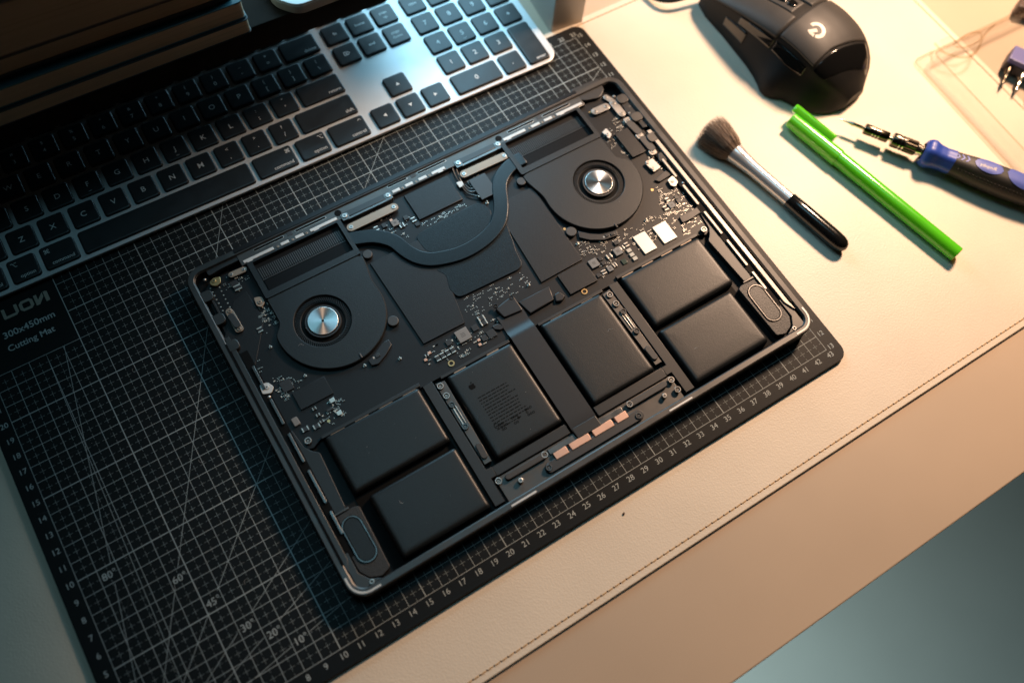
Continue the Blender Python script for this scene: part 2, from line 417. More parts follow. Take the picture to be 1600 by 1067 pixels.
def case_ring(off, z, r=1.05): return [(x, y, z) for x, y in rrect(LX0 + off, LX1 - off, LY0 + off, LY1 - off, max(.15, r - off), 10)]
b = MB()
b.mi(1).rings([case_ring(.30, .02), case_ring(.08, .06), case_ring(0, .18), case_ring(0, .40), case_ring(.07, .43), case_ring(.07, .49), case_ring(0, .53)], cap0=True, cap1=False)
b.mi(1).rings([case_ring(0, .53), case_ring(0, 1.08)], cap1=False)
b.mi(0).rings([case_ring(0, 1.08), case_ring(.005, 1.23), case_ring(.03, 1.275), case_ring(.07, 1.29), case_ring(.36, 1.275), case_ring(.40, 1.25), case_ring(.41, 1.16), case_ring(.44, 1.14)], cap1=False)
b.mi(2).rings([case_ring(.44, 1.14), case_ring(.46, .58)], cap1=True)
case = b.build('case', [m_case, m_side, m_tray], lap, smooth=14)
for sx in (0, 1):                                                    # bright feet of the cover seat near the front corners
    c = [(LX0 + .18, LY0 + .18 + 1.0)] if not sx else []
    q = []
    for i in range(7):
        a = math.radians(180 + 90 * i / 6); q.append((LX0 + 1.05 + .88 * math.cos(a), LY0 + 1.05 + .88 * math.sin(a)))
    q = [(q[0][0], q[0][1] + .35)] + q + [(q[-1][0] + .55, q[-1][1])]
    if sx: q = [(LX0 + LX1 - x, y) for x, y in q]
    mb = MB()
    path = [Vector(p) for p in q]; o, i_ = [], []
    for k, p in enumerate(path):
        t = (path[min(k + 1, len(path) - 1)] - path[max(k - 1, 0)]).normalized(); n = Vector((-t.y, t.x)) * .055
        o.append((p.x + n.x, p.y + n.y)); i_.append((p.x - n.x, p.y - n.y))
    mb.prism(o + i_[::-1], RIM - .05, RIM + .012, .01).build('corner_seat', m_tape, lap)
for x0, x1 in ((21.15, 22.75), (31.75, 33.4)):
    MB().box(x0, x1, LY0 + .10, LY0 + .21, RIM - .05, RIM + .02, .01, .05).build('cover_seat', m_tape, lap)

# side ledges and slots; lamplight painted in: right copies lighter, left ones darker
def ledge(sgn):
    F = (lambda p: p) if sgn > 0 else mxp
    b = MB(); b.prism(F([(42.03, 3.6), (42.32, 2.9), (42.32, 18.2), (42.03, 18.2)]), .7, 1.225, .02)
    o = b.build('side_ledge', m_lit_alu if sgn > 0 else m_case, lap)
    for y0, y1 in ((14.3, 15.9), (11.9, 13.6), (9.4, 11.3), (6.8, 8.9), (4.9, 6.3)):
        MB().prism(F(rrect(41.58, 41.74, y0, y1, .07, 4)), .8, 1.17, .02).build('slot', m_lit_alu if sgn > 0 else m_dsteel, o)
    MB().prism(F([(41.50, 3.6), (41.96, 3.6), (41.96, 17.0), (41.50, 17.0)]), .7, 1.05).build('slot_rail', m_black, o)
    MB().prism(F(rrect(42.345, 42.46, 3.4, 17.8)), .9, 1.297).build('gap_shade_strip', m_black, o)  # raised black strip standing for the shade in the gap
    for y in (17.6, 19.5, 21.2):
        MB().prism(F(roundpoly([(41.72, y - .35), (42.5, y - .35), (42.5, y + .35), (41.72, y + .35)], .3)), .8, 1.24, .03).build('screw_boss', m_case, o)
ledge(1); ledge(-1)

# ------------------------------------------------------------------ logic board
PZ = 0.88
bd = MB()
outl = [(12.3, 10.35), (13.6, 9.95), (14.3, 10.28), (20.3, 10.28), (20.3, 10.05), (34.1, 10.05), (34.1, 10.28), (40.2, 10.28), (40.9, 9.95), (42.1, 10.6), (42.1, 21.6), (41.6, 22.2), (12.9, 22.2), (12.3, 21.6)]
board = bd.prism(outl, PZ - .12, PZ, .01).build('logic_board', m_pcb, lap)
def comp(name, ma, z, pts, h, bev=.012, parent=board, cap=True):
    """A component with a quadrilateral footprint given by photograph points, squared to the laptop's axes."""
    x0, x1, y0, y1 = rectW(z + h, *pts)
    return MB().box(x0, x1, y0, y1, z, z + h, bev, .02).build(name, ma, parent)
def compc(name, ma, px, py, w_, d, h, z=PZ, bev=.012, ends=None):
    x, y = W(px, py, z + h); b = MB()
    b.box(x - w_ / 2, x + w_ / 2, y - d / 2, y + d / 2, z, z + h, bev, .01)
    mats = [ma]
    if ends:
        mats.append(m_tin); e = min(w_, d) * .22; b.mi(1)
        if ends == 'x':
            b.box(x - w_ / 2 - .006, x - w_ / 2 + e, y - d / 2 - .004, y + d / 2 + .004, z, z + h + .004, .008); b.box(x + w_ / 2 - e, x + w_ / 2 + .006, y - d / 2 - .004, y + d / 2 + .004, z, z + h + .004, .008)
        else:
            b.box(x - w_ / 2 - .004, x + w_ / 2 + .004, y - d / 2 - .006, y - d / 2 + e, z, z + h + .004, .008); b.box(x - w_ / 2 - .004, x + w_ / 2 + .004, y + d / 2 - e, y + d / 2 + .006, z, z + h + .004, .008)
    return b.build(name, mats, board)

# tiny parts nobody could count: clusters in zones of the board, aligned to its axes
tiny = MB()
def scatter(zone, n, seed, dots=.35):
    rnd = random.Random(seed); q = polyW(PZ, *zone)
    x0, x1 = min(p[0] for p in q), max(p[0] for p in q); y0, y1 = min(p[1] for p in q), max(p[1] for p in q)
    def inside(x, y):
        c = False
        for i in range(len(q)):
            (ax, ay), (bx, by) = q[i], q[i - 1]
            if (ay > y) != (by > y) and x < (bx - ax) * (y - ay) / (by - ay) + ax: c = not c
        return c
    k = 0; n = int(n * 1.15)
    for _ in range(n * 12):
        if k >= n: break
        x = round(rnd.uniform(x0, x1) / .07) * .07; y = round(rnd.uniform(y0, y1) / .07) * .07
        if not inside(x, y): continue
        k += 1
        for rep in range(rnd.choice((1, 1, 2, 3))):
            xx, yy = x + rep * .105, y
            if rnd.random() < dots:
                tiny.mi(0).box(xx - .022, xx + .022, yy - .022, yy + .022, PZ, PZ + .012)
            else:
                vert = rnd.random() < .5; a, c = (.03, .055) if vert else (.055, .03)
                tiny.mi(rnd.choice((1, 1, 2))).box(xx - a, xx + a, yy - c, yy + c, PZ, PZ + .05)
                tiny.mi(0)
                if vert:
                    tiny.box(xx - a, xx + a, yy - c - .005, yy - c + .022, PZ, PZ + .054); tiny.box(xx - a, xx + a, yy + c - .022, yy + c + .005, PZ, PZ + .054)
                else:
                    tiny.box(xx - a - .005, xx - a + .022, yy - c, yy + c, PZ, PZ + .054); tiny.box(xx + a - .022, xx + a + .005, yy - c, yy + c, PZ, PZ + .054)
scatter([(905, 395), (950, 372), (1000, 345), (1050, 330), (1070, 360), (1000, 395), (950, 430), (930, 440)], 90, 1)
scatter([(1025, 292), (1075, 300), (1095, 330), (1060, 345), (1030, 320)], 60, 2)
scatter([(940, 205), (975, 190), (1000, 235), (985, 250), (955, 235)], 45, 3)
scatter([(960, 175), (985, 185), (975, 205), (955, 195)], 20, 4)
scatter([(1005, 245), (1025, 238), (1060, 265), (1045, 275)], 20, 5)
scatter([(400, 480), (432, 470), (438, 500), (415, 525)], 40, 6, .2)
scatter([(345, 430), (390, 430), (380, 455), (350, 455)], 18, 7, .2)
scatter([(425, 590), (470, 585), (475, 600), (440, 640)], 24, 8)
scatter([(505, 630), (540, 620), (545, 660), (500, 670)], 26, 9)
scatter([(660, 545), (700, 530), (790, 490), (800, 510), (720, 560), (670, 570)], 55, 10)
scatter([(715, 470), (810, 425), (835, 440), (740, 500)], 55, 11, .8)
scatter([(560, 330), (650, 340), (640, 375), (590, 365)], 22, 12, .4)
scatter([(740, 265), (765, 262), (760, 300), (735, 300)], 12, 13, .4)
scatter([(655, 350), (725, 315), (730, 322), (660, 358)], 30, 14, .9)
scatter([(900, 380), (945, 365), (950, 385), (910, 405)], 22, 15, .5)
scatter([(395, 575), (405, 560), (412, 600), (405, 605)], 6, 16)
scatter([(1060, 350), (1085, 340), (1095, 355), (1070, 372)], 16, 19, .6)
# rows of solder dots on the left port area
for k in range(7):
    x, y = W(329 + k * 3.2, 451 + k * 5.8, PZ); tiny.mi(0).cyl(x, y, .045, PZ, PZ + .03, .01, 8)
    x, y = W(343 + k * 3.2, 449 + k * 6.2, PZ); tiny.cyl(x, y, .045, PZ, PZ + .03, .01, 8)
tiny.build('tiny_components', [m_tin, m_chip, m_cream], board, smooth=0, props={'kind': 'stuff'})

# larger components one by one
comp('flash_chip', m_nand, PZ, [(990, 372), (1007, 361), (1027, 387), (1008.5, 397)], .12)
comp('flash_chip', m_nand, PZ, [(1019.5, 356), (1039, 345), (1057.5, 370.5), (1040.5, 380)], .12)
for px, py, s_, h in ((928, 411, .58, .2), (965.5, 392.5, .52, .18), (953.5, 419.5, .36, .16), (716.5 + 7, 523, .80, .2), (664 - 47, 348, .45, .16), (1049.5, 320, .42, .14)):
    o = compc('inductor', m_ind, px, py, s_, s_, h, bev=.03)
    x, y = W(px, py, PZ + h); k = MB()
    for j in range(3): k.line((x - s_ * .18, y - s_ * .12 + j * s_ * .12), (x + s_ * .18, y - s_ * .12 + j * s_ * .12), .025, PZ + h + .003)
    k.build('stamp', m_chip, o, smooth=0)
for px, py, w_, d, h in ((952, 400, .32, .3, .12), (963, 379, .3, .28, .12), (972, 387, .26, .26, .1), (979, 382, .26, .26, .1), (938, 404, .24, .26, .1), (943, 411, .24, .26, .1),
                         (943.5, 425, .3, .26, .1), (936, 430, .28, .24, .1), (961, 414, .22, .26, .1), (1043, 312, .26, .26, .1), (1061, 313.5, .3, .3, .1), (1040, 325, .25, .3, .1), (1057, 308, .22, .26, .1),
                         (742, 512, .36, .36, .1), (701, 535, .34, .34, .1), (752, 497, .40, .3, .12), (756, 504, .40, .3, .12), (768, 521, .52, .5, .1), (757, 528, .34, .34, .12),
                         (634, 340, .3, .3, .12), (646, 343, .28, .3, .1), (628, 352, .3, .3, .1), (600, 352, .28, .3, .12), (588, 357, .28, .3, .12), (652, 350, .25, .25, .1),
                         (366, 443, .42, .4, .12), (371, 449, .42, .34, .12), (406, 515, .3, .3, .1)):
    compc('chip', m_chip, px, py, w_, d, h, ends=random.choice((None, 'x', 'y')))
compc('green_chip', m_green, 975.5, 408.5, .32, .34, .08)
for px, py in ((983, 391), (987.5, 397.5), (992.5, 403.5)): compc('ceramic_capacitor', m_cream, px, py, .30, .24, .12)
for k in range(4): compc('capacitor', m_chip, 684 + 7.8 * k, 559.5 - 4.3 * k, .25, .34, .12, ends='y')
for px, py in ((519, 625), (530, 644.5)): compc('capacitor', m_tin, px, py, .30, .26, .14)
for px, py, e in ((515, 639.5, None), (477, 670, 'x'), (494.7, 665.6, 'x'), (667, 555, 'x'), (497, 648, 'x'), (503, 658, 'x'), (491, 638, 'x')): compc('capacitor', m_chip, px, py, .36 if py > 660 or px < 520 and py < 645 and px > 510 else .2, .26 if py > 660 else .16, .12, ends=e)
for px, py in ((611, 344), (748, 531), (750, 538), (665, 562), (671, 551)): compc('copper_tab', m_copper, px, py, .18, .16, .1)
o = comp('controller_chip', m_chip, PZ, [(435.6, 598), (447.5, 592), (459, 604), (444, 614)], .1)
comp('processor_shield', m_shield, PZ, [(456, 614), (505, 588), (521, 614), (471, 638.7)], .12, .02)
comp('memory_shield', m_shield, PZ, [(871, 430.5), (912, 409), (933, 436), (892, 460)], .18, .02)
comp('port_shield', m_shield, PZ, [(963, 209), (979, 200), (1007.5, 234), (989, 246)], .2, .02)
comp('wireless_shield', m_shield, PZ, [(631, 306), (698, 276), (723, 311), (655, 342)], .15, .03)
MB().prism(polyW(1.02, (578, 411), (672, 366), (726, 504), (662, 537)), PZ, 1.02, .015).build('film_shield', m_shield, board)
MB().prism(polyW(1.02, (772, 322), (832, 292), (910, 405), (846, 441)), PZ, 1.02, .015).build('film_shield', m_shield, board)
MB().prism(polyW(.95, (365, 470), (385, 455), (412, 500), (398, 575), (350, 530)), PZ, .93, .015).build('film_shield', m_shield, board)
for px, py in ((893 - 11, 358), (1019, 297), (922, 176), (513.5, 657.6)):
    x, y = W(px, py, PZ); MB().cyl(x, y, .09, PZ, PZ + .012).build('gold_pad', m_gold, board)
for px, py in ((705, 568), (913, 456)):
    x, y = W(px, py, PZ); MB().tube_ring(x, y, .11, .20, PZ, PZ + .05).build('gold_ring', m_gold, board)

# upright clips and posts on the board
for px, py in ((625, 561), (570, 572), (477, 588), (423, 543), (902, 382), (1009, 345), (826, 446), (708 + 53, 318)):
    x, y = W(px, py, PZ); b = MB()
    b.box(x - .09, x + .09, y - .06, y + .06, PZ, PZ + .07, .01); b.box(x - .03, x + .03, y - .03, y + .05, PZ, PZ + .24, .01)
    b.build('clip', m_tin, board)

def screw(px, py, z, r=.19, ring=m_steel, core=m_black, post=.1, parent=lap):
    x, y = W(px, py, z); b = MB(); n = 18
    b.mi(0).tube_ring(x, y, r * .62, r, z - post, z, n, .02)
    b.mi(1).cyl(x, y, r * .64, z - post, z - .05, 0, n)
    b.mi(0).tube_ring(x, y, r * .16, r * .36, z - .06, z - .035, 10, .005)
    return b.build('screw', [ring, core], parent)
for px, py in ((688, 603), (697.5, 618), (851, 710), (779, 751), (953, 460), (963, 474), (1049, 593), (1059, 608), (984, 631), (481, 688), (1100, 358)): screw(px, py, 1.12, .20)
for px, py in ((706, 632), (727, 666), (974, 486), (995, 516.5), (858, 730), (998, 649)): screw(px, py, 1.14, .19, m_dsteel, m_chip)
for px, py in ((813.6, 750), (1038.6, 617.7)):
    x, y = W(px, py, 1.15); b = MB(); b.mi(0).cyl(x, y, .15, .75, 1.15, .03); b.mi(1).cyl(x, y, .07, 1.1, 1.154); b.build('post', [m_steel, m_dsteel], lap)

# plates, brackets and capsule covers in bright metal around the ports
def cap_plate(name, ma, p, q, rpx, z, h=.07, dots=True, parent=lap):
    a, c = W(*p, z), W(*q, z); a2 = W(p[0] + rpx, p[1], z); r = math.hypot(a2[0] - a[0], a2[1] - a[1])
    o = MB().prism(capsule(a, c, r), z - h, z, .02).build(name, ma, parent)
    if dots:
        for k in (a, c):
            b = MB(); b.mi(0).cyl(k[0], k[1], r * .5, z - .01, z + .035, .015, 14); b.mi(1).cyl(k[0], k[1], r * .2, z + .03, z + .038, 0, 8)
            b.build('screw_head', [m_steel, m_dsteel], o)
    return o
cap_plate('hinge_cover_bar', m_bar, (548.7, 355), (615, 323.6), 7.2, 1.2, .1)
cap_plate('hinge_cover_bar', m_bar, (725, 272), (788, 243.5), 6.6, 1.2, .1)
cap_plate('port_plate', m_steel, (930, 174), (947, 166.5), 6.2, 1.1)
cap_plate('port_plate', m_steel, (958.5, 160.5), (971.5, 177), 6.2, 1.12)
cap_plate('port_plate', m_steel, (947, 152), (955, 157), 4.5, 1.05)
cap_plate('port_plate', m_bar, (361.7, 429), (380.5, 421), 5.2, 1.1)
for p, q in (((985, 193), (997, 205)), ((1006, 217), (1018, 231))): cap_plate('rubber_pill', m_rubber, p, q, 6.0, 1.14, .25, False)
for px, py in ((981, 188), (1000, 212), (1020, 237)):
    x, y = W(px, py, 1.08); b = MB(); b.mi(0).prism(roundpoly([(x - .26, y - .24), (x + .26, y - .24), (x + .26, y + .24), (x - .26, y + .24)], .2), .9, 1.08, .02)
    b.mi(0).cyl(x, y, .13, 1.07, 1.12, .02, 14); b.mi(1).cyl(x, y, .05, 1.1, 1.123, 0, 8); b.build('port_plate', [m_steel, m_dsteel], lap)
def plate(pts, z, ma=m_steel, hole=None, rr=.12, h=.08):
    p = roundpoly(ccw(polyW(z, *pts)), rr); b = MB(); b.prism(p, z - h, z, .02)
    o = b.build('bracket', ma, lap)
    for q in hole or ():
        x, y = W(*q, z); k = MB(); k.mi(0).cyl(x, y, .13, z - .01, z + .05, .02, 14); k.mi(1).cyl(x, y, .055, z + .045, z + .053, 0, 8)
        k.build('screw_head', [ma if ma is not m_steel else m_steel, m_dsteel], o)
plate([(1007, 254.5), (1019, 247), (1033, 261), (1022, 269)], 1.1, hole=[(1012, 254), (1020, 263)])
plate([(1043, 281), (1051, 274), (1060, 284), (1056, 292), (1048, 290)], 1.1, hole=[(1051, 283)])
plate([(941, 207), (947, 200), (956, 210), (952, 217)], 1.1, m_tape, [(949, 210)])
plate([(327, 441), (333, 434), (344, 432), (345, 441), (338, 447), (330, 446)], 1.08, m_gold, [(334, 439)], .1)
plate([(396, 465), (408, 463), (414, 472), (409, 480), (401, 478)], 1.08, m_bar, [(406, 472)])
plate([(405, 601), (418, 597), (428, 604), (424, 614), (410, 616)], 1.1, m_tape, [(417, 605)])
plate([(351, 486), (358, 480), (364, 484), (382, 515), (370, 521), (364, 512)], 1.1, m_bar, [(358.7, 486), (374, 514)], .2)
cap_plate('rubber_pill', m_rubber, (361, 494), (370, 507), 5.5, 1.2, .3, False)
for px, py in ((421, 621), (1067, 287), (320, 438), (985 - 26, 152), (974 + 9, 178)):
    x, y = W(px, py, 1.0); MB().sphere((x, y, 1.0), .12, 12).build('rivet', m_steel, lap)
# port sockets (dark blocks) along both sides
for zz in ([(966, 158), (976, 152), (986, 162), (977, 170)], [(976, 172), (986, 165), (996, 176), (986, 184)], [(996, 186), (1003, 182), (1012, 194), (1005, 200)], [(1016, 210), (1022, 206), (1034, 222), (1027, 228)]):
    comp('port_socket', m_chip, .7, zz, .4, .03, parent=lap)
MB().prism(roundpoly(ccw(polyW(1.1, (1027, 240), (1036, 235), (1043, 249), (1040, 256), (1030, 252))), .15), .85, 1.1, .05).build('jack', m_shield, lap)
MB().prism(roundpoly(ccw(polyW(1.05, (1022.6, 281), (1039.5, 266), (1050.5, 272), (1031, 284))), .1), .9, 1.03, .03).build('flex_tab', m_flex, lap)
MB().prism(roundpoly(ccw(polyW(1.05, (1061, 338), (1078, 330), (1091, 322), (1096, 331), (1082, 341), (1067, 348))), .1), .9, 1.03, .03).build('flex_tab', m_flex, lap)
MB().prism(roundpoly(ccw(polyW(1.05, (454, 655), (463, 650), (470, 661), (461, 667))), .08), .9, 1.06, .03).build('flex_tab', m_ind, lap)
x0, x1, y0, y1 = rectW(1.0, (322, 454), (340, 487)); MB().box(x0, x0 + .12, y1 - 1.9, y1 - .2, .7, 1.1, .02).build('port_socket', m_chip, lap)

# rear corners: black plastic covers
MB().prism(roundpoly(ccw(polyW(1.15, (838 + 52, 141), (935, 122), (944, 140), (938, 152), (915, 157), (905, 156))), .2), .8, 1.15, .04).build('corner_cover', m_vent, lap)
MB().prism(roundpoly(ccw(polyW(1.12, (318, 415), (372, 388), (382, 402), (345, 420), (325, 432))), .2), .8, 1.12, .04).build('corner_cover', m_vent, lap)
for px, py in ((909, 145), (927, 137)): screw(px, py, 1.18, .13, m_dsteel, m_black, .06)

# ------------------------------------------------------------------ fans
def fan(cx, sgn):
    f = bpy.data.objects.new('fan', None); COL.objects.link(f); f.parent = lap
    cy = 16.46; sc = cx + sgn * .5                                         # scroll centre sits off the hub
    ZT = 1.2; n = 96
    ox0, ox1 = (15.25, 21.42) if sgn > 0 else (2 * CX - 21.42 - .1, 2 * CX - 15.25 - .1)
    rad = []
    for i in range(n):                                                    # star-shaped outline seen from the hub
        a = 2 * math.pi * i / n; d = Vector((math.cos(a), math.sin(a))); o = Vector((cx - sc, 0))
        bb = o.dot(d); r = -bb + math.sqrt(bb * bb - o.dot(o) + 3.28 ** 2)
        if d.y > 0:                                                       # walls that run up to the vent
            lims = [(19.32 - cy) / d.y]
            if d.x > 0: lims.append((ox1 - cx) / d.x)
            if d.x < 0: lims.append((ox0 - cx) / d.x)
            f_ = min(1, max(0, (d.y - .10) / .42)); f_ = f_ * f_ * (3 - 2 * f_)
            r = r * (1 - f_) + min(lims) * f_ if d.y < .55 else min(lims)
        rad.append((cx + d.x * r, cy + d.y * r))
    b = MB(); inr = [(cx + 1.66 * math.cos(2 * math.pi * i / n), cy + 1.66 * math.sin(2 * math.pi * i / n)) for i in range(n)]
    R = [[(x, y, PZ) for x, y in rad], [(x, y, ZT - .05) for x, y in rad], [(x, y, ZT) for x, y in inset(rad, .05)],
         [(cx + (x - cx) * 1.02, cy + (y - cy) * 1.02, ZT) for x, y in inr], [(x, y, ZT - .03) for x, y in inr], [(x, y, .9) for x, y in inr]]
    b.rings(R, cap1=False); b.build('housing', m_fan, f)
    MB().cyl(cx, cy, 1.7, .86, .9, 0, 40).build('well', m_black, f)
    b = MB()
    for i in range(76):
        a = 2 * math.pi * i / 76; c, s_ = math.cos(a), math.sin(a); c2, s2 = math.cos(a + .10), math.sin(a + .10)
        p = [(cx + 1.36 * c, cy + 1.36 * s_), (cx + 1.63 * c2, cy + 1.63 * s2)]
        dd = Vector((p[1][0] - p[0][0], p[1][1] - p[0][1])).normalized(); nn = (-dd.y * .016, dd.x * .016)
        b.prism([(p[0][0] - nn[0], p[0][1] - nn[1]), (p[1][0] - nn[0], p[1][1] - nn[1]), (p[1][0] + nn[0], p[1][1] + nn[1]), (p[0][0] + nn[0], p[0][1] + nn[1])], .92, 1.08)
    b.mi(0).tube_ring(cx, cy, .92, 1.06, .9, 1.10, 48, .03); b.tube_ring(cx, cy, 1.30, 1.38, .9, .98, 48, .02)
    b.build('impeller', m_vent, f)
    b = MB(); b.prism(circ(cx, cy, .90, 64), 1.0, 1.165, .03, 3); b.build('hub', m_hub, f, origin=None)
    b = MB(); b.tube_ring(cx, cy, .03, .07, 1.165, 1.17, 16, .002); b.cyl(cx, cy, .03, 1.16, 1.167, 0, 10); b.build('hub_pin', m_black, f)
    # vent box with its fin stack
    vx0, vx1, vy0, vy1 = ox0, ox1, 19.30, 22.04
    b = MB(); b.frame(rrect(vx0, vx1, vy0, vy1, .12, 3), rrect(vx0 + .32, vx1 - .26, vy0 + .42, vy1 - .12, .06, 3), .6, 1.26)
    b.build('vent_frame', m_fan, f)
    MB().box(vx0 + .28, vx1 - .22, vy0 + .38, vy1 - .08, .5, .62).build('vent_floor', m_black, f)
    MB().box(vx0 + .40, vx1 - .32, vy0 + .46, vy0 + 1.36, .62, .96, .02).build('vent_plate', m_deepv, f)
    b = MB(); k = 42
    for i in range(k):
        x = vx0 + .45 + (vx1 - vx0 - .85) * i / (k - 1); b.box(x - .021, x + .021, vy0 + 1.52, vy0 + 2.25, .62, .95); b.box(x - .016, x + .016, vy0 + 1.40, vy0 + 1.47, .62, .95)
    b.build('fin_stack', m_fin, f, props={'kind': 'stuff'})
    MB().box(vx0 + .38, vx1 - .3, vy0 + 1.375, vy0 + 1.40, .62, .98).build('fin_edge', m_fin, f)
    return f
m_hub = mat('spun_aluminium', (0.80, 0.79, 0.77), 0.30, 1.0)
hb = m_hub.node_tree; pb = hb.nodes['Principled BSDF']; pb.inputs['Anisotropic'].default_value = 0.85
tg = hb.nodes.new('ShaderNodeTangent'); tg.direction_type = 'RADIAL'; tg.axis = 'Z'; hb.links.new(tg.outputs[0], pb.inputs['Tangent'])
fan(17.45, 1); fan(37.0, -1)
# fan cable tails and rubber feet
for pts in ([(903, 361), (922, 365), (944, 366), (963, 359), (966, 367), (945, 375), (922, 375), (905, 371)], [(575, 563), (586, 551), (597, 536), (607, 530), (612, 538), (604, 553), (592, 568), (581, 571)]):
    MB().prism(ccw(polyW(1.06, *pts)), .95, 1.06, .03).build('fan_flex', m_flex, lap)
for px, py in ((949, 367), (957, 365), (590, 555)):
    x, y = W(px, py, 1.12); MB().box(x - .14, x + .14, y - .1, y + .1, 1.05, 1.12, .02).build('connector', m_chip, lap)
    k = MB(); k.box(x - .30, x - .2, y - .06, y + .06, 1.05, 1.066); k.build('connector_mark', m_lbl, lap)
for px, py, r in ((814.5, 283, .30), (892.5, 361.5, .34), (574, 397, .30), (614, 501, .33)):
    x, y = W(px, py, 1.14); MB().cyl(x, y, r, PZ, 1.14, .04, 28).build('rubber_foot', m_rubber, lap)
for px, py in ((962, 352), (563, 555)):
    x, y = W(px, py, 1.2); MB().box(x - .06, x + .06, y - .2, y + .12, 1.0, 1.25, .03, .04).build('locating_rib', m_vent, lap)

# ------------------------------------------------------------------ heat spreader and pipe
MB().prism(roundpoly(ccw(polyW(1.03, (650, 372), (655, 364), (742, 318), (755, 318), (767, 328), (769, 342), (752, 380), (700, 402), (665, 392))), .25), PZ, 1.03, .03).build('heat_plate', m_copperfilm, lap)
MB().prism(roundpoly(ccw(polyW(1.03, (680, 422), (697, 430), (702, 452), (714, 463), (722, 463), (812, 420), (816, 411), (806, 392), (803, 380), (790, 345), (740, 380))), .22), PZ, 1.03, .03).build('heat_plate', m_copperfilm, lap)
hp = [(545, 374), (557, 371.5), (585, 369), (613.7, 376), (637.5, 393.7), (658.7, 403), (683.7, 404), (722.5, 394), (756, 374), (777, 350), (783, 325), (780.5, 293), (783, 279), (790.5, 266), (803, 254), (818, 246)]
cl = spline([W(a, c, 1.2) for a, c in hp], 7)
lft, rgt = [], []
for i, p in enumerate(cl):
    t = (cl[min(i + 1, len(cl) - 1)] - cl[max(i - 1, 0)]).normalized(); n = Vector((-t.y, t.x)) * .46
    lft.append((p.x + n.x, p.y + n.y)); rgt.append((p.x - n.x, p.y - n.y))
MB().prism(rgt + lft[::-1], 1.02, 1.21, .045, 3).build('heat_pipe', m_pipe, lap)

# ------------------------------------------------------------------ hinge side: antenna strip, tapes, hinges
MB().prism([(14.95, 22.05), (39.65, 22.05), (39.65, 23.0), (14.95, 23.0)], .8, 1.17, .03).build('antenna_strip', m_ledge, lap)
MB().box(14.9, 39.6, 22.95, 23.27, .8, 1.315, .02).build('hinge_seal', m_seal, lap)
MB().box(14.9, 39.6, 22.86, 22.90, .8, 1.25, .01).build('hinge_seal', m_black, lap)
def tapes(segs, scr, slots, sq):
    for p, q in segs:
        a, c = W(*p, 1.2), W(*q, 1.2); yy = 22.24
        b = MB(); b.box(a[0], c[0], yy - .11, yy + .09, 1.0, 1.205, .015, .03)
        if c[0] - a[0] > .7: b.box(c[0] - .55 if p[0] < 700 and p[0] > 600 else a[0] + .2, (c[0] - .55 if p[0] < 700 and p[0] > 600 else a[0] + .2) + .35, yy - .19, yy - .1, 1.0, 1.2, .01)
        b.build('antenna_tape', m_tape, lap)
    for p in scr:
        x, y = W(*p, 1.2); b = MB(); b.mi(0).box(x - .12, x + .12, 22.06, 22.3, 1.0, 1.19, .01); b.mi(1).cyl(x, 22.19, .075, 1.18, 1.215, .01, 12); b.mi(2).cyl(x, 22.19, .03, 1.2, 1.218, 0, 6)
        b.build('screw', [m_ledge, m_bar, m_black], lap)
    for p, q in slots:
        a, c = W(*p, 1.18), W(*q, 1.18); y = (a[1] + c[1]) / 2
        b = MB(); b.mi(0).prism(capsule((a[0], y), (c[0], y), .10, 6), 1.1, 1.185, .01); b.mi(1).prism(capsule((a[0], y), (c[0], y), .07, 6), 1.1, 1.19)
        b.build('slot', [m_steel, m_black], lap)
    x, y = W(*sq, 1.18); MB().box(x - .17, x + .17, y - .15, y + .15, 1.1, 1.195, .01).build('absorber', m_rubber, lap)
tapes([((380.5, 410), (427.7, 388)), ((438.5, 382), (451, 376)), ((461, 371), (474, 365)), ((484, 360), (526, 341))], [(433.7, 384), (457, 373.5), (478.6, 363)], [((398, 391), (441, 370.5)), ((463, 361), (507, 340))], (452, 364.5))
tapes([((612.7, 299.7), (624.7, 295)), ((633, 290.7), (645, 285.5)), ((654, 281), (666.7, 275.7)), ((675, 272), (695, 262))], [(628.5, 293), (649.5, 283), (670.5, 273.5)], [((607, 291.5), (634, 279)), ((653, 270), (695, 252))], (645, 274))
tapes([((786.6, 219), (823, 206)), ((830.5, 199), (843.6, 192.7)), ((851, 190), (862.7, 183.5)), ((870.5, 181.5), (910, 162.5))], [(827, 200.5), (847, 191.4), (865, 183)], [((794, 206.5), (832, 189.6)), ((848.5, 181), (888, 163.4))], (841, 183.5))
for p, q in (((538, 337), (606, 306)), ((715.5, 254.7), (777.7, 226))):
    a, c = W(*p, 1.22), W(*q, 1.22); y = (a[1] + c[1]) / 2
    h = bpy.data.objects.new('hinge', None); COL.objects.link(h); h.parent = lap
    MB().box(a[0] + .05, c[0] - .05, y - .16, y + .26, .8, 1.2, .04).build('barrel', m_vent, h)
    MB().box(a[0] + .1, c[0] + .1, y - .34, y - .18, .8, 1.2, .02, .05).build('hinge_arm', m_dsteel, h)
    for k in (a, c):
        b = MB(); b.mi(0).box(k[0] - .24, k[0] + .24, y - .3, y + .2, .9, 1.215, .02, .06); b.mi(1).cyl(k[0], y, .17, 1.21, 1.27, .03, 16); b.mi(2).cyl(k[0], y, .07, 1.26, 1.273, 0, 6)
        b.build('hinge_mount', [m_dsteel, m_steel, m_dsteel], h)
for px, py in ((527.8, 332.8), (779, 216.5)):
    x, y = W(px, py, 1.2); b = MB(); b.cyl(x, y, .22, 1.1, 1.2, .02, 20); b.build('hole', m_black, lap)

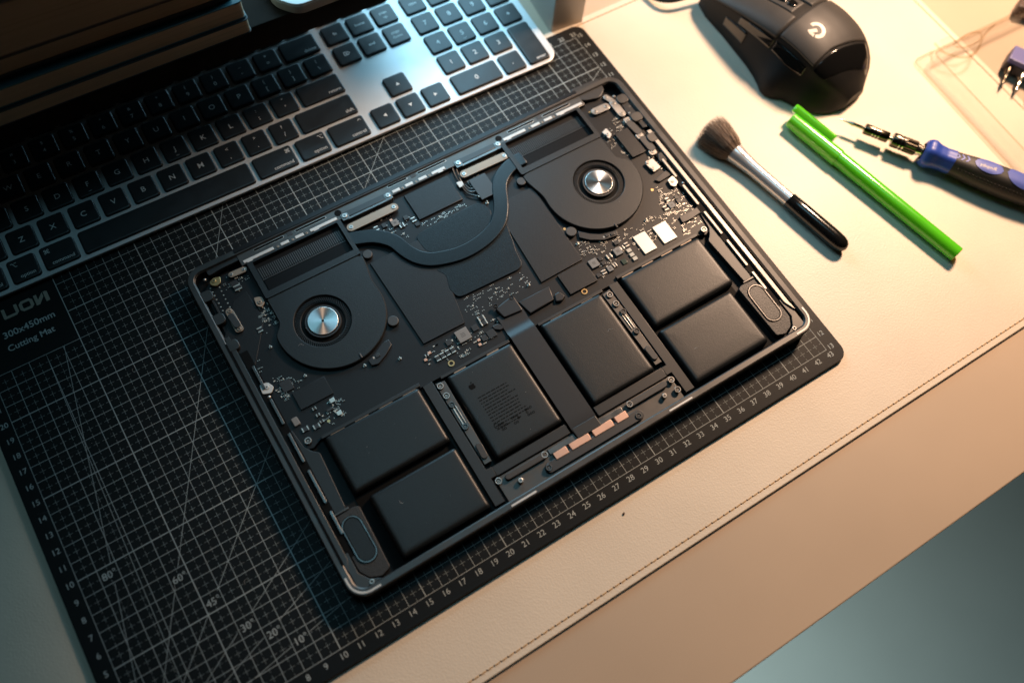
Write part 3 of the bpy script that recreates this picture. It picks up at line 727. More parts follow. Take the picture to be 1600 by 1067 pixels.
# aerial cables by the wireless module
for pts in ([(707, 263), (711, 274), (717, 284)], [(713, 265), (717, 275), (720, 284)], [(722, 292), (730, 302), (742, 306), (750, 306.5)], [(723, 290), (732, 299), (742, 299), (751, 294)], [(724, 288), (735, 295), (745, 292), (752, 284)]):
    c = spline([(*W(a, q, 1.08), 1.08) for a, q in pts], 6); MB().tube(c, .045, 8).build('aerial_cable', m_dsteel, lap)
comp('aerial_clamp', m_tape, .95, [(714, 285), (721, 282), (725, 290), (718, 293)], .15, .02, parent=lap)
comp('aerial_bracket', m_vent, .9, [(751, 273), (757, 270), (760, 309), (753, 312)], .25, .02, parent=lap)
comp('aerial_socket', m_ind, .9, [(731, 283), (739, 279), (742, 288), (735, 292)], .14, .02, parent=lap)
x, y = W(735.5, 286, 1.1); MB().cyl(x, y, .1, 1.0, 1.1, .02).build('aerial_plug', m_black, lap)
for px, py in ((750, 284), (750, 295), (749, 306.3)):
    x, y = W(px, py, 1.12); MB().box(x - .09, x + .06, y - .05, y + .05, 1.0, 1.12, .02).build('aerial_plug', m_tin, lap)

# ------------------------------------------------------------------ battery
bat = bpy.data.objects.new('battery', None); COL.objects.link(bat); bat.parent = lap
def pillow(x0, x1, y0, y1, zt, soft, name='battery_cell'):
    b = MB(); R = []
    for off, z in ((-.02, .60), (-.01, .80), (0, .96), (.02, 1.06), (.06, 1.13), (.12, 1.175), (.20, 1.195), (.32, zt), (.9, zt + .006)):
        R.append([(x, y, z) for x, y in rrect(x0 + off, x1 - off, y0 + off * soft, y1 - off, max(.05, .16 - off * .15), 5)])
    b.rings(R); return b.build(name, m_batt, bat, smooth=60)
cells = [(14.30, 20.22, 6.42, 10.08, 1.2, 1.35), (14.88, 20.24, 2.10, 5.98, 1.2, 1.35), (34.22, 40.20, 6.26, 10.02, 1.2, 1.35), (34.20, 39.66, 2.10, 5.96, 1.2, 1.35),
         (21.86, 26.22, 4.16, 9.80, 1.2, 1.0), (28.26, 32.62, 4.06, 9.84, 1.2, 1.0)]
cobj = [pillow(*c) for c in cells]
MB().box(14.2, 20.3, 1.95, 10.1, .56, .64).build('battery_tray', m_black, bat); MB().box(34.1, 40.2, 1.95, 10.1, .56, .64).build('battery_tray', m_black, bat)
MB().box(21.7, 32.8, 3.6, 10.0, .56, .64).build('battery_tray', m_black, bat)
# printed matter on the centre cell: fruit mark, rows of fine print, regulatory marks
pr_ = MB(); zc = 1.2135
x, y = W(737.5, 603.5, zc)
pr_.prism(roundpoly([(x - .20, y - .06), (x - .12, y - .2), (x, y - .17), (x + .12, y - .2), (x + .2, y - .06), (x + .13, y + .02), (x + .2, y + .1), (x + .12, y + .15), (x, y + .11), (x - .12, y + .15), (x - .2, y + .08)], .07), zc - .004, zc)
pr_.prism(roundpoly([(x, y + .15), (x + .10, y + .2), (x + .11, y + .29), (x + .02, y + .24)], .03), zc - .004, zc)
rnd = random.Random(5)
for r in range(12):
    yy = 7.75 - r * .195; xx = 22.75; end = 25.0 - (rnd.random() * .8 if r > 1 else .3)
    while xx < end:
        w_ = rnd.uniform(.08, .3); pr_.line((xx, yy), (min(end, xx + w_), yy), .055, zc); xx += w_ + .05
for px, py in ((787, 664), (806, 654), (827, 641)):
    x, y = W(px, py, zc)
    for k in range(3):
        for q in range(3):
            if rnd.random() < .8: pr_.tube_ring(x - .16 + q * .16, y - .2 + k * .17, .04, .075, zc - .004, zc, 10, .001)
pr_.tube_ring(*W(776, 665, zc), .12, .16, zc - .004, zc, 18, .001)
pr_.build('battery_print', m_ink, cobj[4], smooth=0)
# frame strips and flexes
for F in (lambda p: p, mxp):
    o = MB().prism(F([(20.45, 2.0), (21.06, 2.0), (21.06, 3.45), (21.4, 3.45), (21.4, 4.0), (21.06, 4.0), (21.06, 10.0), (20.45, 10.0)]), .7, 1.04, .02).build('frame_strip', m_strip, bat)
    MB().prism(F([(21.4, 3.40), (26.25, 3.40), (26.25, 4.0), (21.4, 4.0)]), .7, 1.02, .03).build('frame_strip', m_strip, bat)
    MB().prism(F([(21.15, 4.3), (21.6, 4.3), (21.72, 9.7), (21.15, 9.8)]), .7, 1.0, .02).build('screw_plate', m_ledge, bat)
    MB().prism(F(capsule((21.38, 4.75), (21.42, 5.35), .2)), .9, 1.12, .04).build('rubber_pill', m_rubber, bat)
    MB().prism(F(capsule((21.9, 3.05), (24.2, 3.05), .18)), .85, 1.1, .04).build('rubber_bar', m_rubber, bat)
    k = MB(); k.prism(F(rrect(21.28, 21.34, 6.9, 8.1)), .98, 1.06, .01); k.prism(F(rrect(21.46, 21.50, 6.9, 8.1)), .98, 1.06, .01); k.build('cell_flex', m_tin, bat)
    # rail along the board's lower edge with its slots
    r_ = MB().prism(F([(14.2, 10.1), (20.35, 10.1), (20.35, 10.3), (14.2, 10.3)]), .7, 1.08, .02).build('rail', m_strip, bat)
    for x0 in (14.7, 16.2, 17.7, 19.2):
        MB().prism(F(rrect(x0, x0 + .85, 10.02, 10.09, .03, 3)), .8, 1.06, .01).build('slot', m_bar, r_)
    r_ = MB().prism(F([(21.6, 9.86), (26.2, 9.86), (26.2, 10.04), (21.6, 10.04)]), .7, 1.06, .02).build('rail', m_strip, bat)
    for x0 in (22.4, 24.6):
        MB().prism(F(rrect(x0, x0 + .8, 9.78, 9.85, .03, 3)), .8, 1.04, .01).build('slot', m_bar, r_)
# centre ribbon down to the touchpad
b = MB(); xs0, xs1 = 26.36, 28.02
prof = [(11.6, 1.02), (11.1, 1.05), (10.75, 1.0), (10.35, 1.02), (10.15, 1.14), (9.9, 1.16), (9.0, 1.14), (4.2, 1.14), (3.6, 1.13), (3.2, 1.08), (3.0, .95)]
R = []
for y, z in prof: R.append([(xs0, y, z - .05), (xs1, y, z - .05), (xs1, y, z), (xs0, y, z)])
b.rings(R, cap0=True); b.build('touchpad_ribbon', m_flex, lap, smooth=50)
MB().box(xs0 + .02, xs1 - .02, 2.85, 3.55, .9, 1.13, .05, .1).build('ribbon_stiffener', m_strip, lap)
# battery connector cover and flat cables
MB().prism(roundpoly(ccw(polyW(1.2, (774, 482), (801, 461), (817, 484), (788, 496))), .1), .9, 1.2, .05).build('connector_cover', m_flex, lap)
for px, py in ((774.5, 477.5), (799, 464.5)): screw(px, py, 1.24, .14, m_vent, m_black, .1)
b = MB(); p0, p1, p2, p3 = W(810, 472, 1.1), W(858, 447, 1.1), W(866, 468, 1.1), W(829, 490, 1.1)
b.prism(ccw([p0, p1, p2, p3]), .9, 1.12, .06, 3); b.build('flat_cable', m_flex, lap)
MB().prism(roundpoly(ccw(polyW(1.08, (866, 460), (874, 455), (884, 462), (879, 470), (868, 472))), .1), .9, 1.1, .08, 3).build('cable_loop', m_flex, lap)
MB().prism(roundpoly(ccw(polyW(1.0, (768, 510), (778, 505), (790, 510), (783, 516), (772, 515))), .1), .9, 1.02, .05, 3).build('cable_loop', m_flex, lap)

# touchpad hardware: base plate, copper contacts in their holder
MB().prism([(21.25, 1.62), (33.2, 1.62), (33.2, 3.35), (21.25, 3.35)], .6, .86, .02).build('touchpad_plate', m_ledge, lap)
a, c = W(859, 729, 1.06), W(999, 649, 1.06); yy = (a[1] + c[1]) / 2
MB().prism(capsule((a[0], yy), (c[0], yy), .30), .8, 1.06, .03).build('contact_holder', m_vent, lap)
x0, x1, y0, y1 = rectW(1.0, (856, 704), (972, 639)); MB().box(x0, x1, yy + .62, yy + .95, .8, 1.0, .02).build('contact_plate', m_dsteel, lap)
for p, q in (((868, 716), (890, 705)), ((893, 702), (926, 686)), ((929, 681), (962, 665)), ((964, 660), (984, 651))):
    xa, xb = W(*p, 1.1)[0], W(*q, 1.1)[0]
    MB().box(xa + .02, xb - .03, yy + .18, yy + .60, .8, 1.12, .03).build('copper_contact', m_copper, lap)

# ------------------------------------------------------------------ speakers
for F, warm in ((lambda p: p, 0), (mxp, 1)):
    sp = bpy.data.objects.new('speaker', None); COL.objects.link(sp); sp.parent = lap
    out = F([(12.72, 5.85), (13.9, 5.92), (14.22, 5.80), (14.12, 2.15), (13.55, 1.95), (12.95, 2.2), (12.62, 2.75), (12.62, 3.6)])
    MB().prism(roundpoly(ccw(out), .12), .7, 1.04, .03).build('speaker_frame', m_spk, sp)
    cap_ = F(capsule((13.42, 3.45), (13.40, 5.0), .60, 14))
    MB().prism(cap_, .8, 1.062, .005).build('cone_groove', m_black, sp)
    b = MB(); po = ccw(F(capsule((13.42, 3.45), (13.40, 5.0), .555, 14))); b.frame(po, inset(po, .055), .9, 1.12); b.build('cone_rim', m_dsteel, sp)
    MB().prism(F(capsule((13.42, 3.45), (13.40, 5.0), .47, 14)), .8, 1.08, .03).build('cone', m_fan, sp)
    ch = F([(12.62, 6.05), (13.55, 6.05), (13.75, 9.5), (13.45, 9.75), (13.15, 10.2), (13.0, 11.4), (12.55, 11.6)])
    MB().prism(roundpoly(ccw(ch), .12), .7, 1.0, .02).build('speaker_chamber', m_strip, sp)
    MB().prism(F(rrect(12.66, 13.7, 5.93, 6.05)), .7, 1.08, .03).build('chamber_lip', m_ledge, sp)
    x, y = F([(12.95, 1.95)])[0]; b = MB(); b.mi(0).tube_ring(x, y, .06, .13, 1.1, 1.17, 16); b.mi(1).cyl(x, y, .07, 1.1, 1.13); b.build('screw', [m_steel, m_black], lap)
    MB().prism(ccw(F([(12.16, 1.84), (13.5, 1.84), (12.9, 2.15), (12.55, 2.7), (12.55, 3.9), (12.16, 3.9)])), .7, 1.12, .02).build('corner_web', m_case, lap)

# ================================================================== keyboard
m_kb = mat('keyboard_aluminium', (0.74, 0.75, 0.75), 0.42, 0.35, rvar=0.04, grain=0.02)
m_kbside = mat('keyboard_side', (0.50, 0.50, 0.49), 0.45, 0.5)
m_key = mat('keycap_black', (0.018, 0.020, 0.022), 0.36, bump=0.05, bscale=5000, rvar=0.05, grain=0.12, gscale=6000)
m_leg = mat('key_legend', (0.72, 0.72, 0.70), 0.6)
kb = thing('keyboard', (20, 33, 0), 'full-size silver aluminium keyboard with black keys and number pad', 'keyboard')
KT = Matrix.Translation((-1.09, 27.62, 0.06)) @ Matrix.Rotation(math.radians(-1.15), 4, 'Z') @ Matrix.Rotation(math.radians(2.4), 4, 'X')
KW, KD = 41.87, 11.49; U = 1.88; KX = .35; KY = 1.06; ZB = .38
b = MB(KT)
def kring(off, z): return [(x, y, z) for x, y in rrect(off, KW - off, off, KD - off, 1.0 - off, 8)]
b.mi(1).rings([kring(.25, .0), kring(.06, .06), kring(0, .14), kring(0, ZB - .06)], cap0=True, cap1=False)
b.mi(0).rings([kring(0, ZB - .06), kring(.02, ZB - .02), kring(.07, ZB)], cap1=True)
b.build('body', [m_kb, m_kbside], kb)
for fx in (3, 39):
    MB(KT).box(fx - 1.5, fx + 1.5, 9.6, 10.4, -.42, .02, .02, .2, bottom=True).build('foot', m_rubber, kb)
_keymesh = {}
def key(u0, u1, row, legends, tall=1, nom=None):
    """legends: list of (text, size, dx, dy, align) offsets from the cap centre in cm."""
    g_ = .25
    w_ = (u1 - u0) * U - g_; d = U * tall - g_
    cx = KX + (u0 + u1) / 2 * U + nom if nom else KX + (u0 + u1) / 2 * U
    cy = KY + row * U + (tall - 1) * U / 2
    k = (round(w_, 3), round(d, 3))
    wc = KT @ Vector((cx, cy, ZB))
    if k not in _keymesh:
        b = MB(KT.to_3x3().to_4x4()); p = rrect(-w_ / 2, w_ / 2, -d / 2, d / 2, .20, 5)
        R = [[(x, y, z) for x, y in rrect(-w_ / 2 + o_, w_ / 2 - o_, -d / 2 + o_, d / 2 - o_, max(.05, .20 - o_ * .8), 5)] for o_, z in ((0, -.02), (.015, .10), (.035, .14), (.075, .163), (.13, .166))]
        b.rings(R); o = b.build('key', m_key, kb, origin=(0, 0, 0), smooth=50); _keymesh[k] = o.data
    else:
        o = bpy.data.objects.new('key', _keymesh[k]); COL.objects.link(o); o.parent = kb
    kc = Vector((20, 33, 0)); o.location = (wc - kc) * S
    if legends:
        t = MB(KT.to_3x3().to_4x4())
        for s_, size, dx, dy, al in legends:
            if s_ in ARROW: t.add([(dx + x, dy + y, .170) for x, y in ARROW[s_]], [tuple(range(len(ARROW[s_])))])
            else: t.text(s_, size, dx, dy - size * .36, .170, al, bold=.004)
        lo = t.build('legend', m_leg, o, origin=(0, 0, 0), smooth=0)
    return o
ARROW = {'UP': [(-.14, -.1), (.14, -.1), (0, .14)], 'DOWN': [(-.14, .1), (0, -.14), (.14, .1)], 'RIGHT': [(-.1, -.14), (.14, 0), (-.1, .14)], 'LEFTARROW': [(.1, -.14), (.1, .14), (-.14, 0)]}
def two(a, c): return [(a, .34, 0, .34, 'CENTER'), (c, .42, 0, -.25, 'CENTER')]
def one(a): return [(a, .52, 0, 0, 'CENTER')]
def word(a, w_, left=False, y=-.46): return [(a, .34, (-w_ / 2 + .25) if left else (w_ / 2 - .25), y, 'LEFT' if left else 'RIGHT')]
def kw(u0, u1): return (u1 - u0) * U - .25
# bottom row
bb = [0, 1.95, 2.98, 4.22, 10.2, 11.77, 13.0, 14.5]
bl = [('control', '\u2303', 0), ('option', '\u2325', 0), ('command', '\u2318', 0), None, ('command', '\u2318', 1), ('option', '\u2325', 1), ('control', '\u2303', 1)]
for i, L_ in enumerate(bl):
    w_ = kw(bb[i], bb[i + 1]); lg_ = []
    if L_:
        right = L_[2]; lg_ = word(L_[0], w_, False)
        lg_.append((L_[1], .40, (w_ / 2 - .34) if right else -w_ / 2 + .42, .40, 'CENTER'))
    key(bb[i], bb[i + 1], 0, lg_)
# shift row
key(0, 2.25, 1, word('shift', kw(0, 2.25), True))
for i, c in enumerate('ZXCVBNM'): key(2.25 + i, 3.25 + i, 1, one(c))
for i, c in enumerate((('<', ','), ('>', '.'), ('?', '/'))): key(9.25 + i, 10.25 + i, 1, two(*c))
key(12.25, 14.5, 1, word('shift', kw(12.25, 14.5)))
# home row
key(0, 1.75, 2, word('caps lock', kw(0, 1.75), True))
for i, c in enumerate('ASDFGHJKL'):
    key(1.75 + i, 2.75 + i, 2, one(c) + ([('_', .4, 0, -.36, 'CENTER')] if c in 'FJ' else []))
key(10.75, 11.75, 2, two(':', ';')); key(11.75, 12.75, 2, two('"', "'"))
key(12.75, 14.5, 2, word('return', kw(12.75, 14.5)))
# top letter row
key(0, 1.5, 3, word('tab', kw(0, 1.5), True))
for i, c in enumerate('QWERTYUIOP'): key(1.5 + i, 2.5 + i, 3, one(c))
key(11.5, 12.5, 3, two('{', '[')); key(12.5, 13.5, 3, two('}', ']')); key(13.5, 14.5, 3, two('|', '\\'))
# numbers
for i, c in enumerate((('~', '`'), ('!', '1'), ('@', '2'), ('#', '3'), ('$', '4'), ('%', '5'), ('^', '6'), ('&', '7'), ('*', '8'), ('(', '9'), (')', '0'), ('_', '-'), ('+', '='))): key(i, i + 1, 4, two(*c))
key(13, 14.5, 4, word('delete', kw(13, 14.5)))
fu = 14.5 / 14
for i, c in enumerate(['esc'] + [f'F{k}' for k in range(1, 13)] + ['']): key(i * fu, (i + 1) * fu, 5, [(c, .24, 0, -.42, 'CENTER')] if c else [])
# navigation cluster and number pad, each set a little apart
NX = .30; n0 = 14.5
for i, c in enumerate(('F13', 'F14', 'F15')): key(n0 + i, n0 + i + 1, 5, [(c, .24, 0, -.42, 'CENTER')], nom=NX)
key(n0, n0 + 1, 4, [('fn', .34, 0, 0, 'CENTER')], nom=NX)
key(n0 + 1, n0 + 2, 4, [('home', .32, 0, 0, 'CENTER')], nom=NX)
key(n0 + 2, n0 + 3, 4, [('page', .32, 0, .2, 'CENTER'), ('up', .32, 0, -.2, 'CENTER')], nom=NX)
key(n0, n0 + 1, 3, [('\u2326', .42, 0, 0, 'CENTER')], nom=NX)
key(n0 + 1, n0 + 2, 3, [('end', .32, 0, 0, 'CENTER')], nom=NX)
key(n0 + 2, n0 + 3, 3, [('page', .32, 0, .2, 'CENTER'), ('down', .32, 0, -.2, 'CENTER')], nom=NX)
key(n0 + 1, n0 + 2, 1, [('UP', 0, 0, 0, '')], nom=NX)
key(n0, n0 + 1, 0, [('LEFTARROW', 0, 0, 0, '')], nom=NX); key(n0 + 1, n0 + 2, 0, [('DOWN', 0, 0, 0, '')], nom=NX); key(n0 + 2, n0 + 3, 0, [('RIGHT', 0, 0, 0, '')], nom=NX)
P0 = 17.5; PX = .66
for r, rowk in ((5, ('F16', 'F17', 'F18', 'F19')), (4, ('clear', '=', '/', '*')), (3, ('7', '8', '9', '-')), (2, ('4', '5', '6', '+')), (1, ('1', '2', '3'))):
    for i, c in enumerate(rowk):
        key(P0 + i, P0 + i + 1, r, [(c, .24, 0, -.42, 'CENTER')] if r == 5 else ([(c, .32, 0, 0, 'CENTER')] if len(c) > 1 else one(c) + ([('_', .4, 0, -.36, 'CENTER')] if c == '5' else [])), nom=PX)
key(P0, P0 + 2, 0, one('0'), nom=PX); key(P0 + 2, P0 + 3, 0, one('.'), nom=PX)
key(P0 + 3, P0 + 4, 0, [('enter', .34, .56, -1.42, 'RIGHT')], tall=2, nom=PX)

# ================================================================== shelf, books and things at the back
m_wood = mat('shelf_dark_wood', (0.020, 0.013, 0.009), 0.65, spec=0.08, var=0.35, vscale=40, bump=0.05, bscale=200)
sh = thing('monitor_shelf', (20, 38, -0.5), 'dark brown desk shelf spanning the back of the keyboard', 'shelf')
ya = math.radians(-1.45)
ST = Matrix.Translation((20, 32.18, 0)) @ Matrix.Rotation(ya, 4, 'Z')
b = MB(ST); b.prism(rrect(-34, 12.3, 0, 17, .15), 5.95, 7.72, .06, 2, bottom=True); b.build('board', m_wood, sh)
for x0 in (-33.5, 10.6):
    b = MB(ST); b.box(x0, x0 + 1.5, 14.6, 16.5, -.48, 5.94, 0); b.build('leg', m_wood, sh)

def pages_mat(name, col):
    m = bpy.data.materials.new(name); m.use_nodes = True; nt = m.node_tree; N = nt.nodes; L = nt.links; p = N['Principled BSDF']; p.inputs['Roughness'].default_value = .8
    tc = N.new('ShaderNodeTexCoord'); mp = N.new('ShaderNodeMapping'); mp.inputs['Scale'].default_value = (3, 3, 1600)
    n = N.new('ShaderNodeTexNoise'); n.inputs['Scale'].default_value = 1.6; n.inputs['Detail'].default_value = 4
    mr = N.new('ShaderNodeMapRange'); mr.inputs['From Min'].default_value = .3; mr.inputs['From Max'].default_value = .7; mr.inputs['To Min'].default_value = .72; mr.inputs['To Max'].default_value = 1.1
    sc = N.new('ShaderNodeVectorMath'); sc.operation = 'SCALE'; sc.inputs[0].default_value = col
    L.new(tc.outputs['Object'], mp.inputs[0]); L.new(mp.outputs[0], n.inputs[0]); L.new(n.outputs[0], mr.inputs[0]); L.new(mr.outputs[0], sc.inputs['Scale']); L.new(sc.outputs[0], p.inputs['Base Color'])
    bp = N.new('ShaderNodeBump'); bp.inputs['Strength'].default_value = .25; bp.inputs['Distance'].default_value = .0003; L.new(n.outputs[0], bp.inputs['Height']); L.new(bp.outputs[0], p.inputs['Normal'])
    MATS[name] = m; return m
m_pg1 = pages_mat('pages_cream', (0.70, 0.52, 0.35)); m_pg2 = pages_mat('pages_tan', (0.56, 0.40, 0.26))
m_cov1 = mat('cover_black', (0.012, 0.012, 0.014), 0.4); m_cov2 = mat('cover_teal', (0.03, 0.10, 0.12), 0.35); m_cov3 = mat('cover_brown', (0.10, 0.05, 0.03), 0.45)
m_cov4 = mat('cover_slate', (0.06, 0.08, 0.10), 0.4)
def book(label, x1, y0, z0, z1, cov, pg, yaw, cth=.07, wid=21, dep=14.5, lip=.04):
    o = thing('book', (x1 - wid / 2, y0 + dep / 2, z0), label, 'book', 'books stacked on the shelf')
    T = Matrix.Translation((x1, y0, 0)) @ Matrix.Rotation(math.radians(yaw), 4, 'Z')
    b = MB(T); b.prism(roundpoly([(-wid, .12 - lip), (0 - .02, .12 - lip), (0 - .02, dep - .1), (-wid, dep - .1)], .28, 5), z0, z0 + cth, .02, bottom=True)
    b.build('cover', cov, o)
    b = MB(T); b.prism(roundpoly([(-wid, .12 - lip), (0 - .02, .12 - lip), (0 - .02, dep - .1), (-wid, dep - .1)], .28, 5), z1 - cth, z1, .02, bottom=True)
    b.build('cover', cov, o)
    b = MB(T); b.prism(roundpoly([(-wid + .05, .12), (-.06, .12), (-.06, dep - .15), (-wid + .05, dep - .15)], .30, 6), z0 + cth, z1 - cth); b.build('page_block', pg, o)
    return o
book('lowest book of the stack, cream pages, on the dark shelf', 21.75, 31.75, 7.74, 8.72, m_cov1, m_pg1, -1.0, .05)
book('second book from the bottom of the stack, cream pages', 21.72, 31.9, 8.735, 9.95, m_cov2, m_pg1, -1.2, .07)
book('third book from the bottom, thin, above the dark gap', 21.3, 32.25, 9.965, 11.55, m_cov1, m_pg2, -2.0, .34)
book('thick tan book, fourth from the bottom of the stack', 21.0, 31.9, 11.565, 14.6, m_cov3, m_pg2, -2.4, .08)
book('topmost visible book of the stack, tan pages', 20.6, 32.1, 14.615, 18.2, m_cov4, m_pg2, -3.0, .08)

m_white = mat('white_plastic', (0.80, 0.80, 0.79), 0.35, rvar=0.04)
T = Matrix.Translation((23.62, 31.62 + .72, 0)) @ Matrix.Rotation(math.radians(-1.2), 4, 'Z')
wt = thing('white_dock', (28, 36, 7.72), 'white flat device with a rounded corner on the dark shelf', 'device')
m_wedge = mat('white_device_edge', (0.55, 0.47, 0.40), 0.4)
b = MB(T); pp = [(1.0, -.62), (9.5, -.62), (9.5, 9), (.0, 9), (0, .55)]
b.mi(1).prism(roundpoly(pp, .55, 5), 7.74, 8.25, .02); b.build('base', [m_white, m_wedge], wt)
b = MB(T); b.prism(inset(ccw(roundpoly(pp, .55, 5)), .03), 8.25, 8.42, .05); b.build('lid', m_white, wt)

# metal upright behind the number pad
m_brush = mat('brushed_block', (0.52, 0.47, 0.42), 0.45, 0.15, rvar=0.08, var=0.06, vscale=60)
x, y = W(861, 54, -.5)
b = MB(Matrix.Translation((x, y, 0)) @ Matrix.Rotation(math.radians(-6), 4, 'Z'))
b.prism(roundpoly([(0, 0), (2.55, 0), (2.55, 7.5), (0, 7.5)], .10, 4), -.49, 14.0, .1, 3, bottom=True)
tag(b.build('metal_upright', m_brush, origin=(x + 1.2, y + 3, -.5)), 'brushed grey metal upright standing behind the number pad', 'stand')

# ================================================================== mouse
m_mbody = mat('mouse_body', (0.006, 0.006, 0.006), 0.55, spec=0.3, bump=0.12, bscale=2200)
m_mtop = mat('mouse_satin', (0.050, 0.047, 0.044), 0.50, spec=0.4, rvar=0.03, grain=0.1, gscale=5000)
m_mgloss = mat('mouse_gloss', (0.006, 0.006, 0.006), 0.10, coat=0.6)
m_mlogo = mat('mouse_logo', (0.62, 0.56, 0.48), 0.4)
mo = thing('computer_mouse', (55.5, 20.5, PADZ), 'black angular gaming mouse with a round white mark on the cream pad', 'mouse')
MT = Matrix.Translation((56.9, 13.75, PADZ)) @ Matrix.Rotation(math.radians(90 + 9), 4, 'Z')   # local x: rear to front, y: to the thumb side
def lerp_tab(tab, u):
    for (a, fa), (c, fc) in zip(tab, tab[1:]):
        if u <= c:
            t = (u - a) / (c - a); t = t * t * (3 - 2 * t) if False else t; return fa + (fc - fa) * t
    return tab[-1][1]
HT = [(0, .9), (.25, 1.5), (.8, 2.25), (1.6, 2.95), (2.8, 3.55), (4.2, 3.9), (5.6, 3.98), (7.2, 3.8), (9, 3.35), (11, 2.7), (12.6, 2.0), (13.2, 1.2)]
LB = [(0, .6), (.3, 1.6), (.9, 2.5), (1.8, 3.2), (2.6, 3.35), (3.3, 3.55), (4.0, 4.2), (4.6, 4.35), (5.6, 3.75), (7.0, 3.3), (8.4, 3.0), (10, 2.65), (12, 2.35), (13.2, 1.9)]     # base half-width, thumb side
RB = [(0, .8), (.3, 1.9), (.9, 2.9), (1.8, 3.7), (3, 4.15), (5, 4.2), (7, 3.8), (9, 3.3), (11, 2.9), (12.6, 2.6), (13.2, 2.1)]
LT = [(0, .3), (.3, .9), (.9, 1.5), (1.8, 2.0), (3, 2.3), (4.5, 2.35), (7, 2.4), (9, 2.3), (11, 2.2), (12.6, 2.05), (13.2, 1.7)]     # shoulder half-width, thumb side
def sm(tab, u):
    return sum(lerp_tab(tab, min(13.2, max(0, u + d))) for d in (-.5, -.25, 0, .25, .5)) / 5
def msurf(u, t, lift=0.0):
    """t in -1..1: thumb-side base, over the top, far-side base. Built from a shoulder polyline, then smoothed."""
    h, lb, rb, lt = sm(HT, u), lerp_tab(LB, u), sm(RB, u), sm(LT, u)
    k = [(-1.0, lb, .05), (-.86, lb * .985, .35), (-.70, lb * .80 + lt * .15, h * .30), (-.52, lt * 1.0 + .05, h * .66), (-.40, lt * 1.02, h * .80), (-.22, lt * .62, h * .94), (0, .0, h), (.25, -rb * .38, h * .965), (.48, -rb * .72, h * .83), (.70, -rb * .95, h * .56), (.86, -rb * 1.0, h * .30), (1.0, -rb * .95, .05)]
    for (a, ya_, za), (c, yc, zc_) in zip(k, k[1:]):
        if t <= c + 1e-9:
            f = (t - a) / (c - a); y, z = ya_ + (yc - ya_) * f, za + (zc_ - za) * f; break
    return Vector((u, y, z))
def msurf_s(u, t, lift=0.0):
    p = Vector((0, 0, 0)); n = 0
    for d in (-.07, -.035, 0, .035, .07): p += msurf(u, max(-1, min(1, t + d))); n += 1
    p /= n
    if lift:
        e = .05; a = msurf(min(13.2, u + e), t) - msurf(max(0, u - e), t); c = msurf(u, min(1, t + .03)) - msurf(u, max(-1, t - .03))
        nn = c.cross(a); nn = nn.normalized() if nn.length > 1e-6 else Vector((0, 0, 1))
        if nn.z < 0 and abs(t) < .6: nn = -nn
        if abs(t) >= .6: nn = Vector((0, 1 if t < 0 else -1, .3)).normalized()
        p = p + nn * lift
    return tuple(p)
us = [0, .12, .3, .55, .9, 1.3, 1.8, 2.3, 2.8, 3.3, 3.8, 4.3, 4.8, 5.3, 6, 7, 8, 9, 10, 11, 12, 12.7, 13.2]
ts = [-1 + 2 * i / 44 for i in range(45)]
b = MB(MT); b.grid([[msurf_s(u, t) for t in ts] for u in us]); n_ = len(ts)
b.add([msurf_s(13.2, t) for t in ts], [tuple(range(n_))]); b.add([msurf_s(0, t) for t in ts], [tuple(range(n_))[::-1]])
b.build('body', m_mbody, mo, smooth=50)
def mpatch(name, ma, u0f, u1f, t0, t1, lift, nt=14, nu=16, parent=mo):
    """Panel on the shell between t0 and t1, its ends given as functions of t; with a turned-down rim."""
    b = MB(MT); rows = []
    fu_ = [0, .012, .03] + [k / nu for k in range(1, nu)] + [.97, .988, 1]; ft_ = [0, .012, .03] + [k / nt for k in range(1, nt)] + [.97, .988, 1]
    for i, a in enumerate(fu_):
        row = []
        for j, c in enumerate(ft_):
            t = t0 + (t1 - t0) * c; u = u0f(t) + (u1f(t) - u0f(t)) * a
            e = min(i, j, len(fu_) - 1 - i, len(ft_) - 1 - j); row.append(msurf_s(u, t, -.06 if e == 0 else lift * .75 if e == 1 else lift))
        rows.append(row)
    # a second, near-edge ring keeps the panel flat up to its rim
    b.grid(rows); return b.build(name, ma, parent, smooth=60)
mpatch('palm_shell', m_mtop, lambda t: 2.9 - 1.3 * max(0, t + .1), lambda t: 6.0 + 0 * t, -.40, .50, .11, 22, 20)
mpatch('button_main', m_mtop, lambda t: 6.08, lambda t: 13.0, -.43, -.12, .13, 12, 22)
mpatch('button_second', m_mtop, lambda t: 6.08, lambda t: 13.0, .13, .50, .13, 12, 22)
mpatch('wheel_spine', m_mtop, lambda t: 6.6, lambda t: 12.4, -.10, .11, .05, 10, 18)
mpatch('side_button', m_mgloss, lambda t: 3.2, lambda t: 6.0, -.58, -.47, .08, 6, 12)
mpatch('side_button', m_mgloss, lambda t: 6.15, lambda t: 9.3, -.58, -.47, .08, 6, 12)
mpatch('thumb_trigger', m_mgloss, lambda t: 8.2, lambda t: 10.4, -.74, -.60, .06, 6, 10)
mpatch('accent_blade', m_mgloss, lambda t: 1.5 - 1.5 * (t + .2), lambda t: 2.75 - 1.3 * max(0, t + .1), -.44, .46, .03, 18, 8)
